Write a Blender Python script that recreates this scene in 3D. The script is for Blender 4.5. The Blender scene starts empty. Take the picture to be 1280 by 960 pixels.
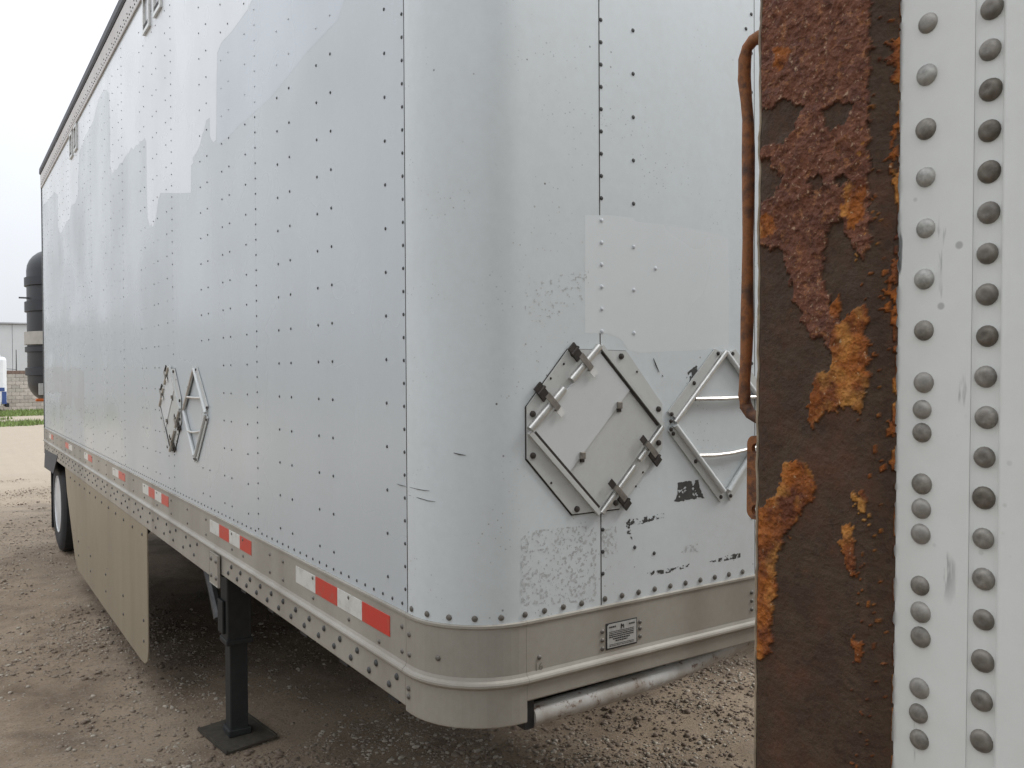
import bpy, bmesh, math, random
import numpy as np
from mathutils import Vector, Matrix
random.seed(7); RNG = np.random.default_rng(7)
R = math.radians
scene = bpy.context.scene
COL = scene.collection

# ------------------------------------------------------------------ camera
CAM = np.array([-0.9556, -1.6779, 1.88]); FPX = 1065.3
YAW, PIT, ROLL = 0.589405, 0.013608, -0.005342
_fw = np.array([math.sin(YAW)*math.cos(PIT), math.cos(YAW)*math.cos(PIT), -math.sin(PIT)])
_rt = np.array([math.cos(YAW), -math.sin(YAW), 0.0]); _up = np.cross(_rt, _fw)
_r2 = math.cos(ROLL)*_rt + math.sin(ROLL)*_up
_u2 = -math.sin(ROLL)*_rt + math.cos(ROLL)*_up
cd = bpy.data.cameras.new('camera'); cam = bpy.data.objects.new('camera', cd); COL.objects.link(cam)
cd.sensor_width = 36; cd.lens = FPX/1280*36; cd.clip_start = 0.02; cd.clip_end = 2000
cam.matrix_world = Matrix(((_r2[0], _u2[0], -_fw[0], CAM[0]), (_r2[1], _u2[1], -_fw[1], CAM[1]),
                           (_r2[2], _u2[2], -_fw[2], CAM[2]), (0, 0, 0, 1)))
scene.camera = cam

def plane_at(px, py, ax, val):
    """world point where a measured photo pixel meets the plane axis=val (used as a ruler)"""
    d = _fw + _r2*(px-640)/FPX - _u2*(py-480)/FPX
    return CAM + d*(val-CAM[ax])/d[ax]

# ------------------------------------------------------------------ sky, sun, exposure
SUN_EL, SUN_AZ = 43, 108           # degrees; azimuth clockwise from +Y
w = bpy.data.worlds.new('World'); scene.world = w; w.use_nodes = True
nt = w.node_tree; nt.nodes.clear()
sky = nt.nodes.new('ShaderNodeTexSky'); sky.sky_type = 'NISHITA'; sky.sun_disc = False
sky.sun_elevation = R(SUN_EL); sky.sun_rotation = R(SUN_AZ); sky.dust_density = 6; sky.air_density = 1.0
tcw = nt.nodes.new('ShaderNodeTexCoord'); sep = nt.nodes.new('ShaderNodeSeparateXYZ')
ramp = nt.nodes.new('ShaderNodeMapRange'); ramp.inputs[1].default_value = -0.02; ramp.inputs[2].default_value = 1.0
ramp.inputs[3].default_value = 6.5; ramp.inputs[4].default_value = 16.5
cln = nt.nodes.new('ShaderNodeTexNoise'); cln.inputs['Scale'].default_value = 2.2; cln.inputs['Detail'].default_value = 5
clr = nt.nodes.new('ShaderNodeMapRange'); clr.inputs[1].default_value = .3; clr.inputs[2].default_value = .7; clr.inputs[3].default_value = .90; clr.inputs[4].default_value = 1.07
clm = nt.nodes.new('ShaderNodeMath'); clm.operation = 'MULTIPLY'
cw = nt.nodes.new('ShaderNodeVectorMath'); cw.operation = 'SCALE'; cw.inputs[0].default_value = (0.945, 0.978, 1.03)
mixw = nt.nodes.new('ShaderNodeMix'); mixw.data_type = 'RGBA'; mixw.inputs[0].default_value = 0.93
bg = nt.nodes.new('ShaderNodeBackground'); bg.inputs[1].default_value = 0.115
ow = nt.nodes.new('ShaderNodeOutputWorld')
L = nt.links.new
L(tcw.outputs['Generated'], sep.inputs[0]); L(sep.outputs[2], ramp.inputs[0]); L(tcw.outputs['Generated'], cln.inputs['Vector']); L(cln.outputs['Fac'], clr.inputs[0]); L(ramp.outputs[0], clm.inputs[0]); L(clr.outputs[0], clm.inputs[1]); L(clm.outputs[0], cw.inputs['Scale'])
L(sky.outputs[0], mixw.inputs[6]); L(cw.outputs[0], mixw.inputs[7]); L(mixw.outputs[2], bg.inputs[0]); L(bg.outputs[0], ow.inputs[0])
sl = bpy.data.lights.new('sun', 'SUN'); sl.energy = 1.6; sl.angle = R(14); sl.color = (1.0, 0.985, 0.96)
so = bpy.data.objects.new('sun', sl); COL.objects.link(so)
_e, _a = R(SUN_EL), R(SUN_AZ)
so.rotation_euler = Vector((math.sin(_a)*math.cos(_e), math.cos(_a)*math.cos(_e), math.sin(_e))).to_track_quat('Z', 'Y').to_euler()
so.location = (-6, -6, 12)
vs = scene.view_settings; vs.view_transform = 'Standard'; vs.look = 'None'; vs.exposure = 0.20; vs.gamma = 1.0; vs.use_curve_mapping = False

# ------------------------------------------------------------------ materials
def ramp_node(nt, stops, interp='LINEAR'):
    n = nt.nodes.new('ShaderNodeValToRGB'); cr = n.color_ramp; cr.interpolation = interp
    while len(cr.elements) < len(stops): cr.elements.new(0.5)
    for e, (p, c) in zip(cr.elements, stops):
        e.position = p; e.color = (c, c, c, 1) if isinstance(c, (int, float)) else (*c, 1)
    return n

class Mt:
    """small wrapper round a Principled material's node tree"""
    def __init__(s, name, base=(.5, .5, .5), rough=.5, metal=0.0, spec=.5):
        s.m = bpy.data.materials.new(name); s.m.use_nodes = True; s.nt = s.m.node_tree
        s.b = s.nt.nodes['Principled BSDF']
        s.b.inputs['Base Color'].default_value = (*base, 1); s.b.inputs['Roughness'].default_value = rough
        s.b.inputs['Metallic'].default_value = metal; s.b.inputs['Specular IOR Level'].default_value = spec
        s.tc = s.nt.nodes.new('ShaderNodeTexCoord')
        rgb = s.nt.nodes.new('ShaderNodeRGB'); rgb.outputs[0].default_value = (*base, 1)
        sh = s.nt.nodes.new('ShaderNodeMapping'); sh.inputs['Location'].default_value = (.3711, .6137, .2318)   # keeps noise lattice planes off the walls
        s.nt.links.new(s.tc.outputs['Object'], sh.inputs[0]); s.src = sh.outputs[0]
        s.col = rgb.outputs[0]; s.bump = None
    def map(s, scale=(1, 1, 1), rot=(0, 0, 0)):
        n = s.nt.nodes.new('ShaderNodeMapping'); n.inputs['Scale'].default_value = scale; n.inputs['Rotation'].default_value = rot
        s.nt.links.new(s.src, n.inputs[0]); return n.outputs[0]
    def noise(s, scale, detail=4, rough=.55, vec=None, dist=0.0):
        n = s.nt.nodes.new('ShaderNodeTexNoise'); n.inputs['Scale'].default_value = scale
        n.inputs['Detail'].default_value = detail; n.inputs['Roughness'].default_value = rough; n.inputs['Distortion'].default_value = dist
        s.nt.links.new(vec if vec is not None else s.src, n.inputs['Vector']); return n.outputs['Fac']
    def voro(s, scale, vec=None, out='Distance'):
        n = s.nt.nodes.new('ShaderNodeTexVoronoi'); n.inputs['Scale'].default_value = scale
        s.nt.links.new(vec if vec is not None else s.src, n.inputs['Vector']); return n.outputs[out]
    def ramp(s, fac, stops, interp='LINEAR'):
        n = ramp_node(s.nt, stops, interp); s.nt.links.new(fac, n.inputs[0]); return n.outputs[0]
    def math(s, op, a, b=None):
        n = s.nt.nodes.new('ShaderNodeMath'); n.operation = op
        for i, v in enumerate((a, b)):
            if v is None: continue
            if isinstance(v, (int, float)): n.inputs[i].default_value = v
            else: s.nt.links.new(v, n.inputs[i])
        return n.outputs[0]
    def mix(s, fac, color, blend='MIX'):
        n = s.nt.nodes.new('ShaderNodeMix'); n.data_type = 'RGBA'; n.blend_type = blend
        if isinstance(fac, (int, float)): n.inputs[0].default_value = fac
        else: s.nt.links.new(fac, n.inputs[0])
        s.nt.links.new(s.col, n.inputs[6])
        if isinstance(color, tuple): n.inputs[7].default_value = (*color, 1)
        else: s.nt.links.new(color, n.inputs[7])
        s.col = n.outputs[2]; return s
    def rough(s, sock): s.nt.links.new(sock, s.b.inputs['Roughness']); return s
    def bumpy(s, h, dist=.002, strength=.5):
        n = s.nt.nodes.new('ShaderNodeBump'); n.inputs['Distance'].default_value = dist; n.inputs['Strength'].default_value = strength
        s.nt.links.new(h, n.inputs['Height'])
        if s.bump: s.nt.links.new(s.bump, n.inputs['Normal'])
        s.bump = n.outputs[0]; return s
    def done(s):
        s.nt.links.new(s.col, s.b.inputs['Base Color'])
        if s.bump: s.nt.links.new(s.bump, s.b.inputs['Normal'])
        return s.m

def paint(name, base, rough=.34, grime=.35, specks=.0, streak=.25, scuff=0.0, grimecol=(.30, .28, .24)):
    m = Mt(name, base, rough)
    n1 = m.noise(1.3, 3, .5)
    m.mix(m.ramp(n1, [(.30, 0.0), (.75, grime*.55)]), grimecol)
    v = m.map((7, 7, .45)); n2 = m.noise(1.0, 1, .4, v)
    m.mix(m.ramp(n2, [(.35, 0.0), (.85, streak)]), grimecol)
    n3 = m.noise(38, 5, .65)
    m.mix(m.ramp(n3, [(.35, 0.0), (.80, grime*.32)]), grimecol)
    if specks > 0:
        d = m.voro(26); k = m.ramp(d, [(.055, 1.0), (.085, 0.0)])
        gate = m.ramp(m.noise(3.2, 3), [(.50, 0.0), (.60, 1.0)])
        m.mix(m.math('MULTIPLY', m.math('MULTIPLY', k, gate), specks), (.09, .085, .08))
        d2 = m.voro(70); k2 = m.ramp(d2, [(.09, 1.0), (.16, 0.0)])
        gate2 = m.ramp(m.noise(5.3, 3), [(.52, 0.0), (.66, 1.0)])
        m.mix(m.math('MULTIPLY', m.math('MULTIPLY', k2, gate2), specks*.7), (.20, .19, .17))
    if scuff > 0:
        v2 = m.map((60, 60, 9)); s1 = m.ramp(m.noise(1.0, 4, .6, v2), [(.63, 0.0), (.68, 1.0)])
        g2 = m.ramp(m.noise(9, 3), [(.50, 0.0), (.60, 1.0)])
        m.mix(m.math('MULTIPLY', m.math('MULTIPLY', s1, g2), scuff), (.10, .10, .10))
    m.rough(m.ramp(n1, [(.3, rough-.06), (.75, rough+.16)]))
    m.bumpy(m.noise(3.5, 1, .4), .0030, .16)
    return m.done()

def plain(name, base, rough=.5, metal=0.0, var=.25, scale=30, bump=.0004):
    m = Mt(name, base, rough, metal)
    n = m.noise(scale, 5, .6)
    dark = tuple(c*(1-var) for c in base); m.mix(m.ramp(n, [(.35, 0.0), (.7, 1.0)]), dark)
    if bump: m.bumpy(m.noise(scale*5, 3), bump, .4)
    return m.done()

def rusty(name, base=(.115, .045, .022), scale=40, paint_col=None, amount=.5):
    m = Mt(name, base, .75)
    n = m.noise(scale, 6, .65)
    m.mix(m.ramp(n, [(.30, 0.0), (.50, .9), (.70, .0)]), (.27, .10, .028))
    m.mix(m.ramp(m.noise(scale*.55, 4), [(.55, 0.0), (.68, .9)]), (.045, .028, .022))
    if paint_col:
        m.mix(m.ramp(m.noise(scale*.35, 6, .7), [(amount, 0.0), (amount+.06, 1.0)]), paint_col)
    m.bumpy(m.noise(scale*6, 4, .7), .0012, .6)
    return m.done()

M = {}
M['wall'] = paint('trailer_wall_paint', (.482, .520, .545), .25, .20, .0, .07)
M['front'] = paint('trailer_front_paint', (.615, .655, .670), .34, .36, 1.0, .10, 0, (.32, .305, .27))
M['white_old'] = paint('original_white_paint', (.69, .715, .74), .24, .14, .0, .06)
M['repaint'] = paint('blue_grey_repaint', (.508, .548, .588), .25, .12, .0, .05)
M['frontpatch'] = paint('front_repaint', (.635, .660, .668), .30, .10, .0, .04)
M['dullpatch'] = paint('dull_decal_ghost', (.46, .485, .50), .30, .4, .0, .25)
M['palesmear'] = paint('pale_smear_paint', (.63, .64, .635), .34, .3, .0, .3)
M['placard'] = paint('placard_plate_paint', (.56, .575, .565), .40, .50, .3, .15)
M['placard2'] = paint('placard_flap_paint', (.61, .63, .63), .36, .25, .15, .05)
M['nwhite'] = paint('neighbour_white_paint', (.69, .70, .68), .36, .40, .45, .25, .9, (.38, .36, .31))
M['rail'] = paint('dirty_aluminium_rail', (.375, .352, .308), .42, .65, .2, .5, 0, (.15, .125, .095))
M['toprail'] = paint('top_rail_aluminium', (.56, .53, .51), .42, .4, .2, .2)
M['tube'] = None
M['skirt'] = paint('skirt_tan_sheet', (.285, .238, .165), .50, .5, .1, .55, 0, (.20, .165, .115))
M['dark'] = plain('undercarriage_dark', (.022, .021, .021), .65, 0, .4, 12, .001)
M['steel'] = plain('dull_steel', (.10, .10, .10), .55, .3, .4, 25)
M['olive'] = plain('landing_gear_paint', (.018, .019, .019), .6, 0, .45, 18, .001)
M['footgreen'] = plain('landing_foot_grime', (.060, .050, .036), .9, 0, .5, 22, .002)
M['rivet_dark'] = plain('dark_rivet_head', (.075, .074, .072), .6, .2, .4, 60, 0)  # near-black rivet heads
M['rivet_mid'] = plain('dull_rivet', (.17, .155, .135), .5, .4, .4, 60, 0)
M['rivet_pale'] = plain('painted_rivet', (.56, .585, .61), .35, 0, .15, 60, 0)
M['rivet_n'] = plain('weathered_rivet', (.32, .30, .27), .47, .35, .4, 90, .0004)
M['rivet_n2'] = plain('dark_weathered_rivet', (.215, .195, .168), .50, .35, .45, 90, .0004)
M['alu'] = plain('bare_aluminium', (.62, .61, .58), .34, .75, .25, 45)
M['tabsheen'] = plain('white_tab_sheen', (.80, .79, .76), .25, .2, .1, 60, 0)  # near-white base stands in for the metal tab's sheen
M['clipdark'] = plain('rusted_dark_clip', (.045, .036, .030), .65, .2, .5, 70, .0006)
M['clipbrown'] = plain('tarnished_strap', (.30, .275, .24), .45, .6, .4, 60)
M['black'] = plain('black_rubber', (.013, .013, .015), .6, 0, .3, 20)
M['blackprint'] = plain('worn_black_print', (.055, .054, .050), .6, 0, .4, 120, 0)
M['greyresidue'] = plain('grey_glue_residue', (.50, .515, .51), .7, 0, .3, 120, 0)
M['seal'] = plain('roof_edge_seal', (.030, .028, .036), .55, 0, .4, 20)
M['tyre'] = plain('tyre_rubber', (.022, .022, .024), .75, 0, .4, 25, .001)
M['rim'] = plain('white_wheel_rim', (.62, .64, .66), .38, .2, .25, 10)
M['red'] = None; M['whitetape'] = None
M['label'] = plain('plate_white', (.50, .50, .48), .4, .2, .2, 80, 0)
M['rust'] = rusty('rusted_rod', (.062, .028, .018), 55, (.42, .40, .36), .72)
M['rust2'] = rusty('rusted_bracket', (.045, .020, .014), 60)
M['edgeglint'] = plain('worn_edge_glint', (.33, .26, .18), .6, 0, .5, 60)
M['flap'] = plain('slate_flap', (.055, .058, .068), .6, 0, .3, 15)
M['tankblack'] = plain('tank_black', (.012, .014, .019), .45, 0, .3, 6)
M['tankhoop'] = plain('tank_hoop', (.016, .018, .025), .5, 0, .3, 8)
M['beige'] = plain('tank_belt_beige', (.42, .40, .36), .6, 0, .2, 12)
M['amber'] = plain('amber_lens', (.55, .12, .015), .3, 0, .3, 40, 0)
M['mortar'] = plain('mortar', (.24, .22, .19), .9, 0, .2, 30)
M['capbrick'] = plain('brown_cap_block', (.20, .14, .11), .9, 0, .3, 9)
M['bldg'] = plain('pale_metal_cladding', (.47, .49, .50), .5, 0, .08, .6)
M['bldgtrim'] = plain('grey_roof_trim', (.34, .35, .37), .5, 0, .2, 1)
M['vanwhite'] = plain('van_white', (.72, .74, .76), .3, 0, .1, 3)
M['vanblue'] = plain('van_blue', (.045, .085, .25), .35, 0, .2, 3)
M['glass'] = plain('window_glass', (.16, .18, .19), .08, 0, .2, 2, 0)
M['door'] = paint('rear_door_paint', (.55, .55, .53), .4, .5, .2, .3)
M['text'] = plain('print_black', (.03, .03, .03), .5, 0, .1, 30, 0)
M['stamp'] = plain('stamp_dark', (.20, .18, .15), .6, 0, .2, 90, 0)
for k, c in (('red', (.52, .035, .022)), ('whitetape', (.60, .60, .565))):
    m = Mt(k+'_reflective_sheeting', c, .32)
    m.mix(m.ramp(m.noise(24, 5, .65), [(.50, 0.0), (.80, .55)]), (.20, .17, .13))
    v = m.voro(260); m.bumpy(v, .0003, .3)
    M[k] = m.done()
m = Mt('white_rusting_tube', (.48, .475, .455), .45)
m.mix(m.ramp(m.noise(7, 6, .65), [(.42, 0.0), (.66, .8)]), (.24, .20, .155))
m.mix(m.ramp(m.noise(30, 6, .7), [(.57, 0.0), (.64, .9)]), (.13, .065, .035))
m.bumpy(m.noise(60, 4), .0006, .5); M['tube'] = m.done()
blockmats = []
for i, c in enumerate([(.44, .41, .36), (.49, .45, .40), (.39, .36, .32)]):
    blockmats.append(plain('concrete_block_%d' % i, c, .9, 0, .2, 8, .003))

# rusted post: masks come from the flake geometry (vertex attribute), colours from the shader
def rust_post_material():
    m = Mt('flaking_rust', (.058, .034, .022), .72)
    at = m.nt.nodes.new('ShaderNodeAttribute'); at.attribute_name = 'flake'
    sp = m.nt.nodes.new('ShaderNodeSeparateColor'); m.nt.links.new(at.outputs['Color'], sp.inputs[0])
    scale, orange, edge = sp.outputs[0], sp.outputs[1], sp.outputs[2]
    m.mix(m.ramp(m.noise(38, 6, .7), [(.40, 0.0), (.72, .8)]), (.090, .058, .035))
    m.mix(m.ramp(m.noise(150, 4, .7), [(.55, 0.0), (.75, .7)]), (.030, .021, .017))
    m.mix(m.ramp(m.noise(13, 7, .72), [(.50, 0.0), (.66, .75)]), (.105, .046, .026))
    m.mix(m.ramp(m.noise(70, 6, .75), [(.60, 0.0), (.72, .6)]), (.15, .068, .034))
    a = m.col
    # reddish scale
    base = m.nt.nodes.new('ShaderNodeRGB'); base.outputs[0].default_value = (.195, .075, .042, 1); m.col = base.outputs[0]
    m.mix(m.ramp(m.noise(60, 6, .7), [(.35, 0.0), (.62, .9)]), (.105, .043, .028))
    m.mix(m.ramp(m.noise(115, 5, .75), [(.54, 0.0), (.66, .85)]), (.34, .15, .065))
    m.mix(m.ramp(m.noise(210, 3, .7), [(.60, 0.0), (.70, .85)]), (.46, .31, .20))
    red = m.col
    base2 = m.nt.nodes.new('ShaderNodeRGB'); base2.outputs[0].default_value = (.34, .105, .020, 1); m.col = base2.outputs[0]
    m.mix(m.ramp(m.noise(30, 5, .65), [(.40, 0.0), (.58, .95)]), (.110, .034, .016))
    m.mix(m.ramp(m.noise(24, 4, .6), [(.50, 0.0), (.68, .85)]), (.62, .30, .075))
    m.mix(m.ramp(m.noise(190, 3, .7), [(.64, 0.0), (.72, .7)]), (.62, .47, .30))
    org = m.col
    m.col = a; m.mix(scale, red); m.mix(orange, org); m.mix(edge, (.020, .014, .011))
    m.rough(m.ramp(m.noise(70, 4), [(.3, .55), (.7, .9)])); m.b.inputs['Specular IOR Level'].default_value = .22
    vh = m.math('MULTIPLY', m.math('ADD', m.voro(150), m.math('MULTIPLY', m.voro(330), .5)), m.math('ADD', m.math('MAXIMUM', scale, orange), .30))
    m.bumpy(vh, .0030, .9).bumpy(m.noise(110, 6, .8), .0022, .8).bumpy(m.noise(340, 4, .75), .0012, .8)
    return m.done()
M['rustpost'] = rust_post_material()

# ground: tan dirt with darker and pebbly zones
def ground_material():
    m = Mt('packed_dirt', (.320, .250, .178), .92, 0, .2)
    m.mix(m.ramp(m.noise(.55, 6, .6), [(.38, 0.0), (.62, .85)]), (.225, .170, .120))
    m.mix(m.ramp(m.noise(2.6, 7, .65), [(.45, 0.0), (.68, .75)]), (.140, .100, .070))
    m.mix(m.ramp(m.noise(16, 6, .7), [(.52, 0.0), (.72, .6)]), (.30, .25, .20))
    m.mix(m.ramp(m.noise(60, 5, .7), [(.50, 0.0), (.70, .65)]), (.095, .072, .055))
    d = m.voro(48); m.mix(m.math('MULTIPLY', m.ramp(d, [(.16, 1.0), (.24, 0.0)]), m.ramp(m.noise(1.7, 3), [(.42, 0.0), (.6, .8)])), (.33, .29, .245))
    # yard beyond the trailers coloured paler for its open daylight (object Y in metres)
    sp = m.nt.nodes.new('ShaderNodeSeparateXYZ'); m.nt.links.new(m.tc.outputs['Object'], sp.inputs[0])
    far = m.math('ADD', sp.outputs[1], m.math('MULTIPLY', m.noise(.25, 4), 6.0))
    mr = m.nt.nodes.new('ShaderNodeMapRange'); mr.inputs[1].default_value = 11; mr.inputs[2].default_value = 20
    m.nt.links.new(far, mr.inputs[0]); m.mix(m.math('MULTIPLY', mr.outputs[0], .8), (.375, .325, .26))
    m.bumpy(m.noise(14, 8, .72), .02, .55).bumpy(m.noise(95, 5, .7), .006, .8)
    return m.done()
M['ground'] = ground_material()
stone_mats = [plain('pebble_%d' % i, c, .85, 0, .35, 50, .001) for i, c in enumerate([(.26, .21, .16), (.42, .37, .30), (.20, .15, .11)])]
M['grass'] = plain('grass_green', (.17, .24, .06), .7, 0, .4, 1.5, 0)

# ------------------------------------------------------------------ mesh helpers
def link_mesh(name, me, mat, parent=None, smooth=False, loc=None):
    o = bpy.data.objects.new(name, me); COL.objects.link(o)
    if mat is not None and not me.materials: me.materials.append(mat)
    if parent is not None: o.parent = parent
    if loc is not None: o.location = loc
    if smooth: me.polygons.foreach_set('use_smooth', [True]*len(me.polygons)); me.set_sharp_from_angle(angle=R(38))
    return o

def pyd(name, verts, faces, mat, parent=None, smooth=False):
    me = bpy.data.meshes.new(name); me.from_pydata([tuple(map(float, v)) for v in verts], [], faces); me.validate(); me.update()
    return link_mesh(name, me, mat, parent, smooth)

class MB:
    def __init__(s): s.bm = bmesh.new()
    def box(s, a, b, bev=0.0):
        r = bmesh.ops.create_cube(s.bm, size=1.0); vs_ = r['verts']
        for v in vs_:
            v.co = Vector([(a[i]+b[i])/2 + v.co[i]*(b[i]-a[i]) for i in range(3)])
        if bev > 0:
            es = list({e for v in vs_ for e in v.link_edges}); bmesh.ops.bevel(s.bm, geom=es, offset=bev, segments=2, affect='EDGES', profile=.5)
        return s
    def prism(s, pts, vec):
        """closed outline pts (3D, planar) pushed along vec"""
        n = len(pts); a = [s.bm.verts.new(p) for p in pts]; b = [s.bm.verts.new(Vector(p)+Vector(vec)) for p in pts]
        s.bm.faces.new(a); s.bm.faces.new(b[::-1])
        for i in range(n): s.bm.faces.new((a[i], b[i], b[(i+1) % n], a[(i+1) % n]))
        return s
    def tube(s, path, r, n=10, cap=True):
        path = [Vector(p) for p in path]; rs = r if isinstance(r, (list, tuple)) else [r]*len(path); rings = []
        ref = Vector((0.31, 0.17, 0.93))
        for i, p in enumerate(path):
            t = (path[min(i+1, len(path)-1)] - path[max(i-1, 0)]).normalized()
            u = t.cross(ref)
            if u.length < .05: u = t.cross(Vector((1, 0, 0)))
            u.normalize(); v = t.cross(u)
            rings.append([s.bm.verts.new(p + rs[i]*(math.cos(2*math.pi*k/n)*u + math.sin(2*math.pi*k/n)*v)) for k in range(n)])
        for a, b in zip(rings, rings[1:]):
            for k in range(n): s.bm.faces.new((a[k], a[(k+1) % n], b[(k+1) % n], b[k]))
        if cap: s.bm.faces.new(rings[0][::-1]); s.bm.faces.new(rings[-1])
        return s
    def lathe(s, prof, c, axis='X', n=40, cap=True):
        """prof: list of (axial, radius)"""
        rings = []
        for ax, r in prof:
            ring = []
            for k in range(n):
                q = 2*math.pi*k/n; x, y = r*math.cos(q), r*math.sin(q)
                p = {'X': (ax, x, y), 'Z': (x, y, ax), 'Y': (x, ax, y)}[axis]
                ring.append(s.bm.verts.new(Vector(c)+Vector(p)))
            rings.append(ring)
        for a, b in zip(rings, rings[1:]):
            for k in range(n): s.bm.faces.new((a[k], a[(k+1) % n], b[(k+1) % n], b[k]))
        if cap: s.bm.faces.new(rings[0][::-1]); s.bm.faces.new(rings[-1])
        return s
    def build(s, name, mat, parent=None, smooth=False):
        bmesh.ops.recalc_face_normals(s.bm, faces=s.bm.faces)
        me = bpy.data.meshes.new(name); s.bm.to_mesh(me); s.bm.free()
        return link_mesh(name, me, mat, parent, smooth)

def empty(name, loc=(0, 0, 0), parent=None):
    o = bpy.data.objects.new(name, None); COL.objects.link(o); o.location = loc; o.empty_display_size = .2
    if parent is not None: o.parent = parent
    return o

def tag(o, label, cat, group=None):
    o['label'] = label; o['category'] = cat
    if group: o['group'] = group
    return o

def copy_child(o, parent):
    c = o.copy(); COL.objects.link(c); c.parent = parent
    for ch in list(o.children): copy_child(ch, c)
    return c

# dome rivets joined into one mesh: positions (N,3) and outward normals (N,3)
_RIV = []
for h, r in ((0.0, 1.0), (.55, .86), (.92, .45)):
    for k in range(8): _RIV.append((r*math.cos(k*math.pi/4), r*math.sin(k*math.pi/4), h))
_RIV.append((0, 0, 1.0)); _RIV = np.array(_RIV)
_RF = [(8*j+k, 8*j+(k+1) % 8, 8*(j+1)+(k+1) % 8, 8*(j+1)+k) for j in range(2) for k in range(8)] + [(16+k, 16+(k+1) % 8, 24) for k in range(8)]
def rivets(name, pos, nrm, rad, hgt, mat, parent):
    if len(pos) == 0: return None
    V = []; F = []
    for i, (p, n) in enumerate(zip(pos, nrm)):
        n = Vector(n).normalized(); u = n.cross(Vector((0, 0, 1))).normalized(); v = n.cross(u)
        B = np.array([list(u), list(v), list(n)]); q = _RIV*np.array([rad, rad, hgt])
        V.append(np.array(p) + q @ B); F += [tuple(x+25*i for x in f) for f in _RF]
    o = pyd(name, np.concatenate(V), F, mat, parent, True); o['kind'] = 'stuff'
    return o

# tiling value noise for geometry
_TAB = RNG.random((256, 256))
def vn(x, y, o=0):
    x = np.asarray(x, float)+o*17.3; y = np.asarray(y, float)+o*31.7
    xi = np.floor(x).astype(int); yi = np.floor(y).astype(int); fx = x-xi; fy = y-yi
    fx = fx*fx*(3-2*fx); fy = fy*fy*(3-2*fy); T = lambda a, b: _TAB[a % 256, b % 256]
    return (T(xi, yi)*(1-fx)+T(xi+1, yi)*fx)*(1-fy) + (T(xi, yi+1)*(1-fx)+T(xi+1, yi+1)*fx)*fy
def fbm(x, y, oct_=4, o=0):
    s = 0; a = .5; t = 0
    for k in range(oct_): s = s+a*vn(np.asarray(x)*2**k, np.asarray(y)*2**k, o+k); t += a; a *= .55
    return s/t
def inside(px, py, poly):
    poly = np.asarray(poly, float); r = np.zeros(np.shape(px), bool); j = len(poly)-1
    for i in range(len(poly)):
        xi, yi = poly[i]; xj, yj = poly[j]
        c = ((yi > py) != (yj > py)) & (px < (xj-xi)*(py-yi)/(yj-yi+1e-12)+xi)
        r ^= c; j = i
    return r
def grid_obj(name, P, mat, parent, smooth=True):
    """P: (n,m,3) array of points"""
    n, m = P.shape[:2]; idx = np.arange(n*m).reshape(n, m)
    q = np.stack([idx[:-1, :-1], idx[1:, :-1], idx[1:, 1:], idx[:-1, 1:]], -1).reshape(-1, 4)
    me = bpy.data.meshes.new(name); me.vertices.add(n*m); me.vertices.foreach_set('co', P.reshape(-1).astype(np.float32))
    me.loops.add(q.size); me.loops.foreach_set('vertex_index', q.reshape(-1).astype(np.int32))
    me.polygons.add(len(q)); me.polygons.foreach_set('loop_start', np.arange(0, q.size, 4, dtype=np.int32))
    me.update(calc_edges=True); me.validate()
    return link_mesh(name, me, mat, parent, smooth)

# ------------------------------------------------------------------ ground
def axis_coords(lo, hi, step, far):
    c = list(np.arange(lo, hi+1e-6, step)); s = step; v = hi
    while v < far: s *= 1.32; v += s; c.append(v)
    s = step; v = lo; pre = []
    while v > -far: s *= 1.32; v -= s; pre.append(v)
    return np.array(pre[::-1]+c)
gx = axis_coords(-4.5, 3.2, .035, 700); gy = axis_coords(-1.8, 10.5, .035, 700)
GX, GY = np.meshgrid(gx, gy, indexing='ij')
rough = (fbm(GX*1.1, GY*1.1, 3, 3)-.5)*.07 + (fbm(GX*6, GY*6, 3, 9)-.5)*.028
pads = [(.29, 2.78, .45), (2.3, 2.78, .45), (.3, 7.9, .8), (2.3, 7.9, .8), (.1, -3.2, .9), (2.0, -3.2, .9), (.2, -8, .5), (2.0, -8, .5)]
flat = np.ones_like(GX)
for x, y, r in pads:
    d = np.sqrt((GX-x)**2+(GY-y)**2); flat *= np.clip((d-r*.6)/(r*.8), 0, 1)
fade = np.clip(1-(np.maximum(np.abs(GX), np.abs(GY-4))-12)/20, 0, 1)
GZ = rough*flat*fade
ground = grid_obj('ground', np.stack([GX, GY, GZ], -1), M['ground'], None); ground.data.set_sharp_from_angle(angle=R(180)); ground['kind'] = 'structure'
def gz(x, y):
    i = np.clip(np.searchsorted(gx, x), 1, len(gx)-1); j = np.clip(np.searchsorted(gy, y), 1, len(gy)-1); return GZ[i, j]

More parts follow.
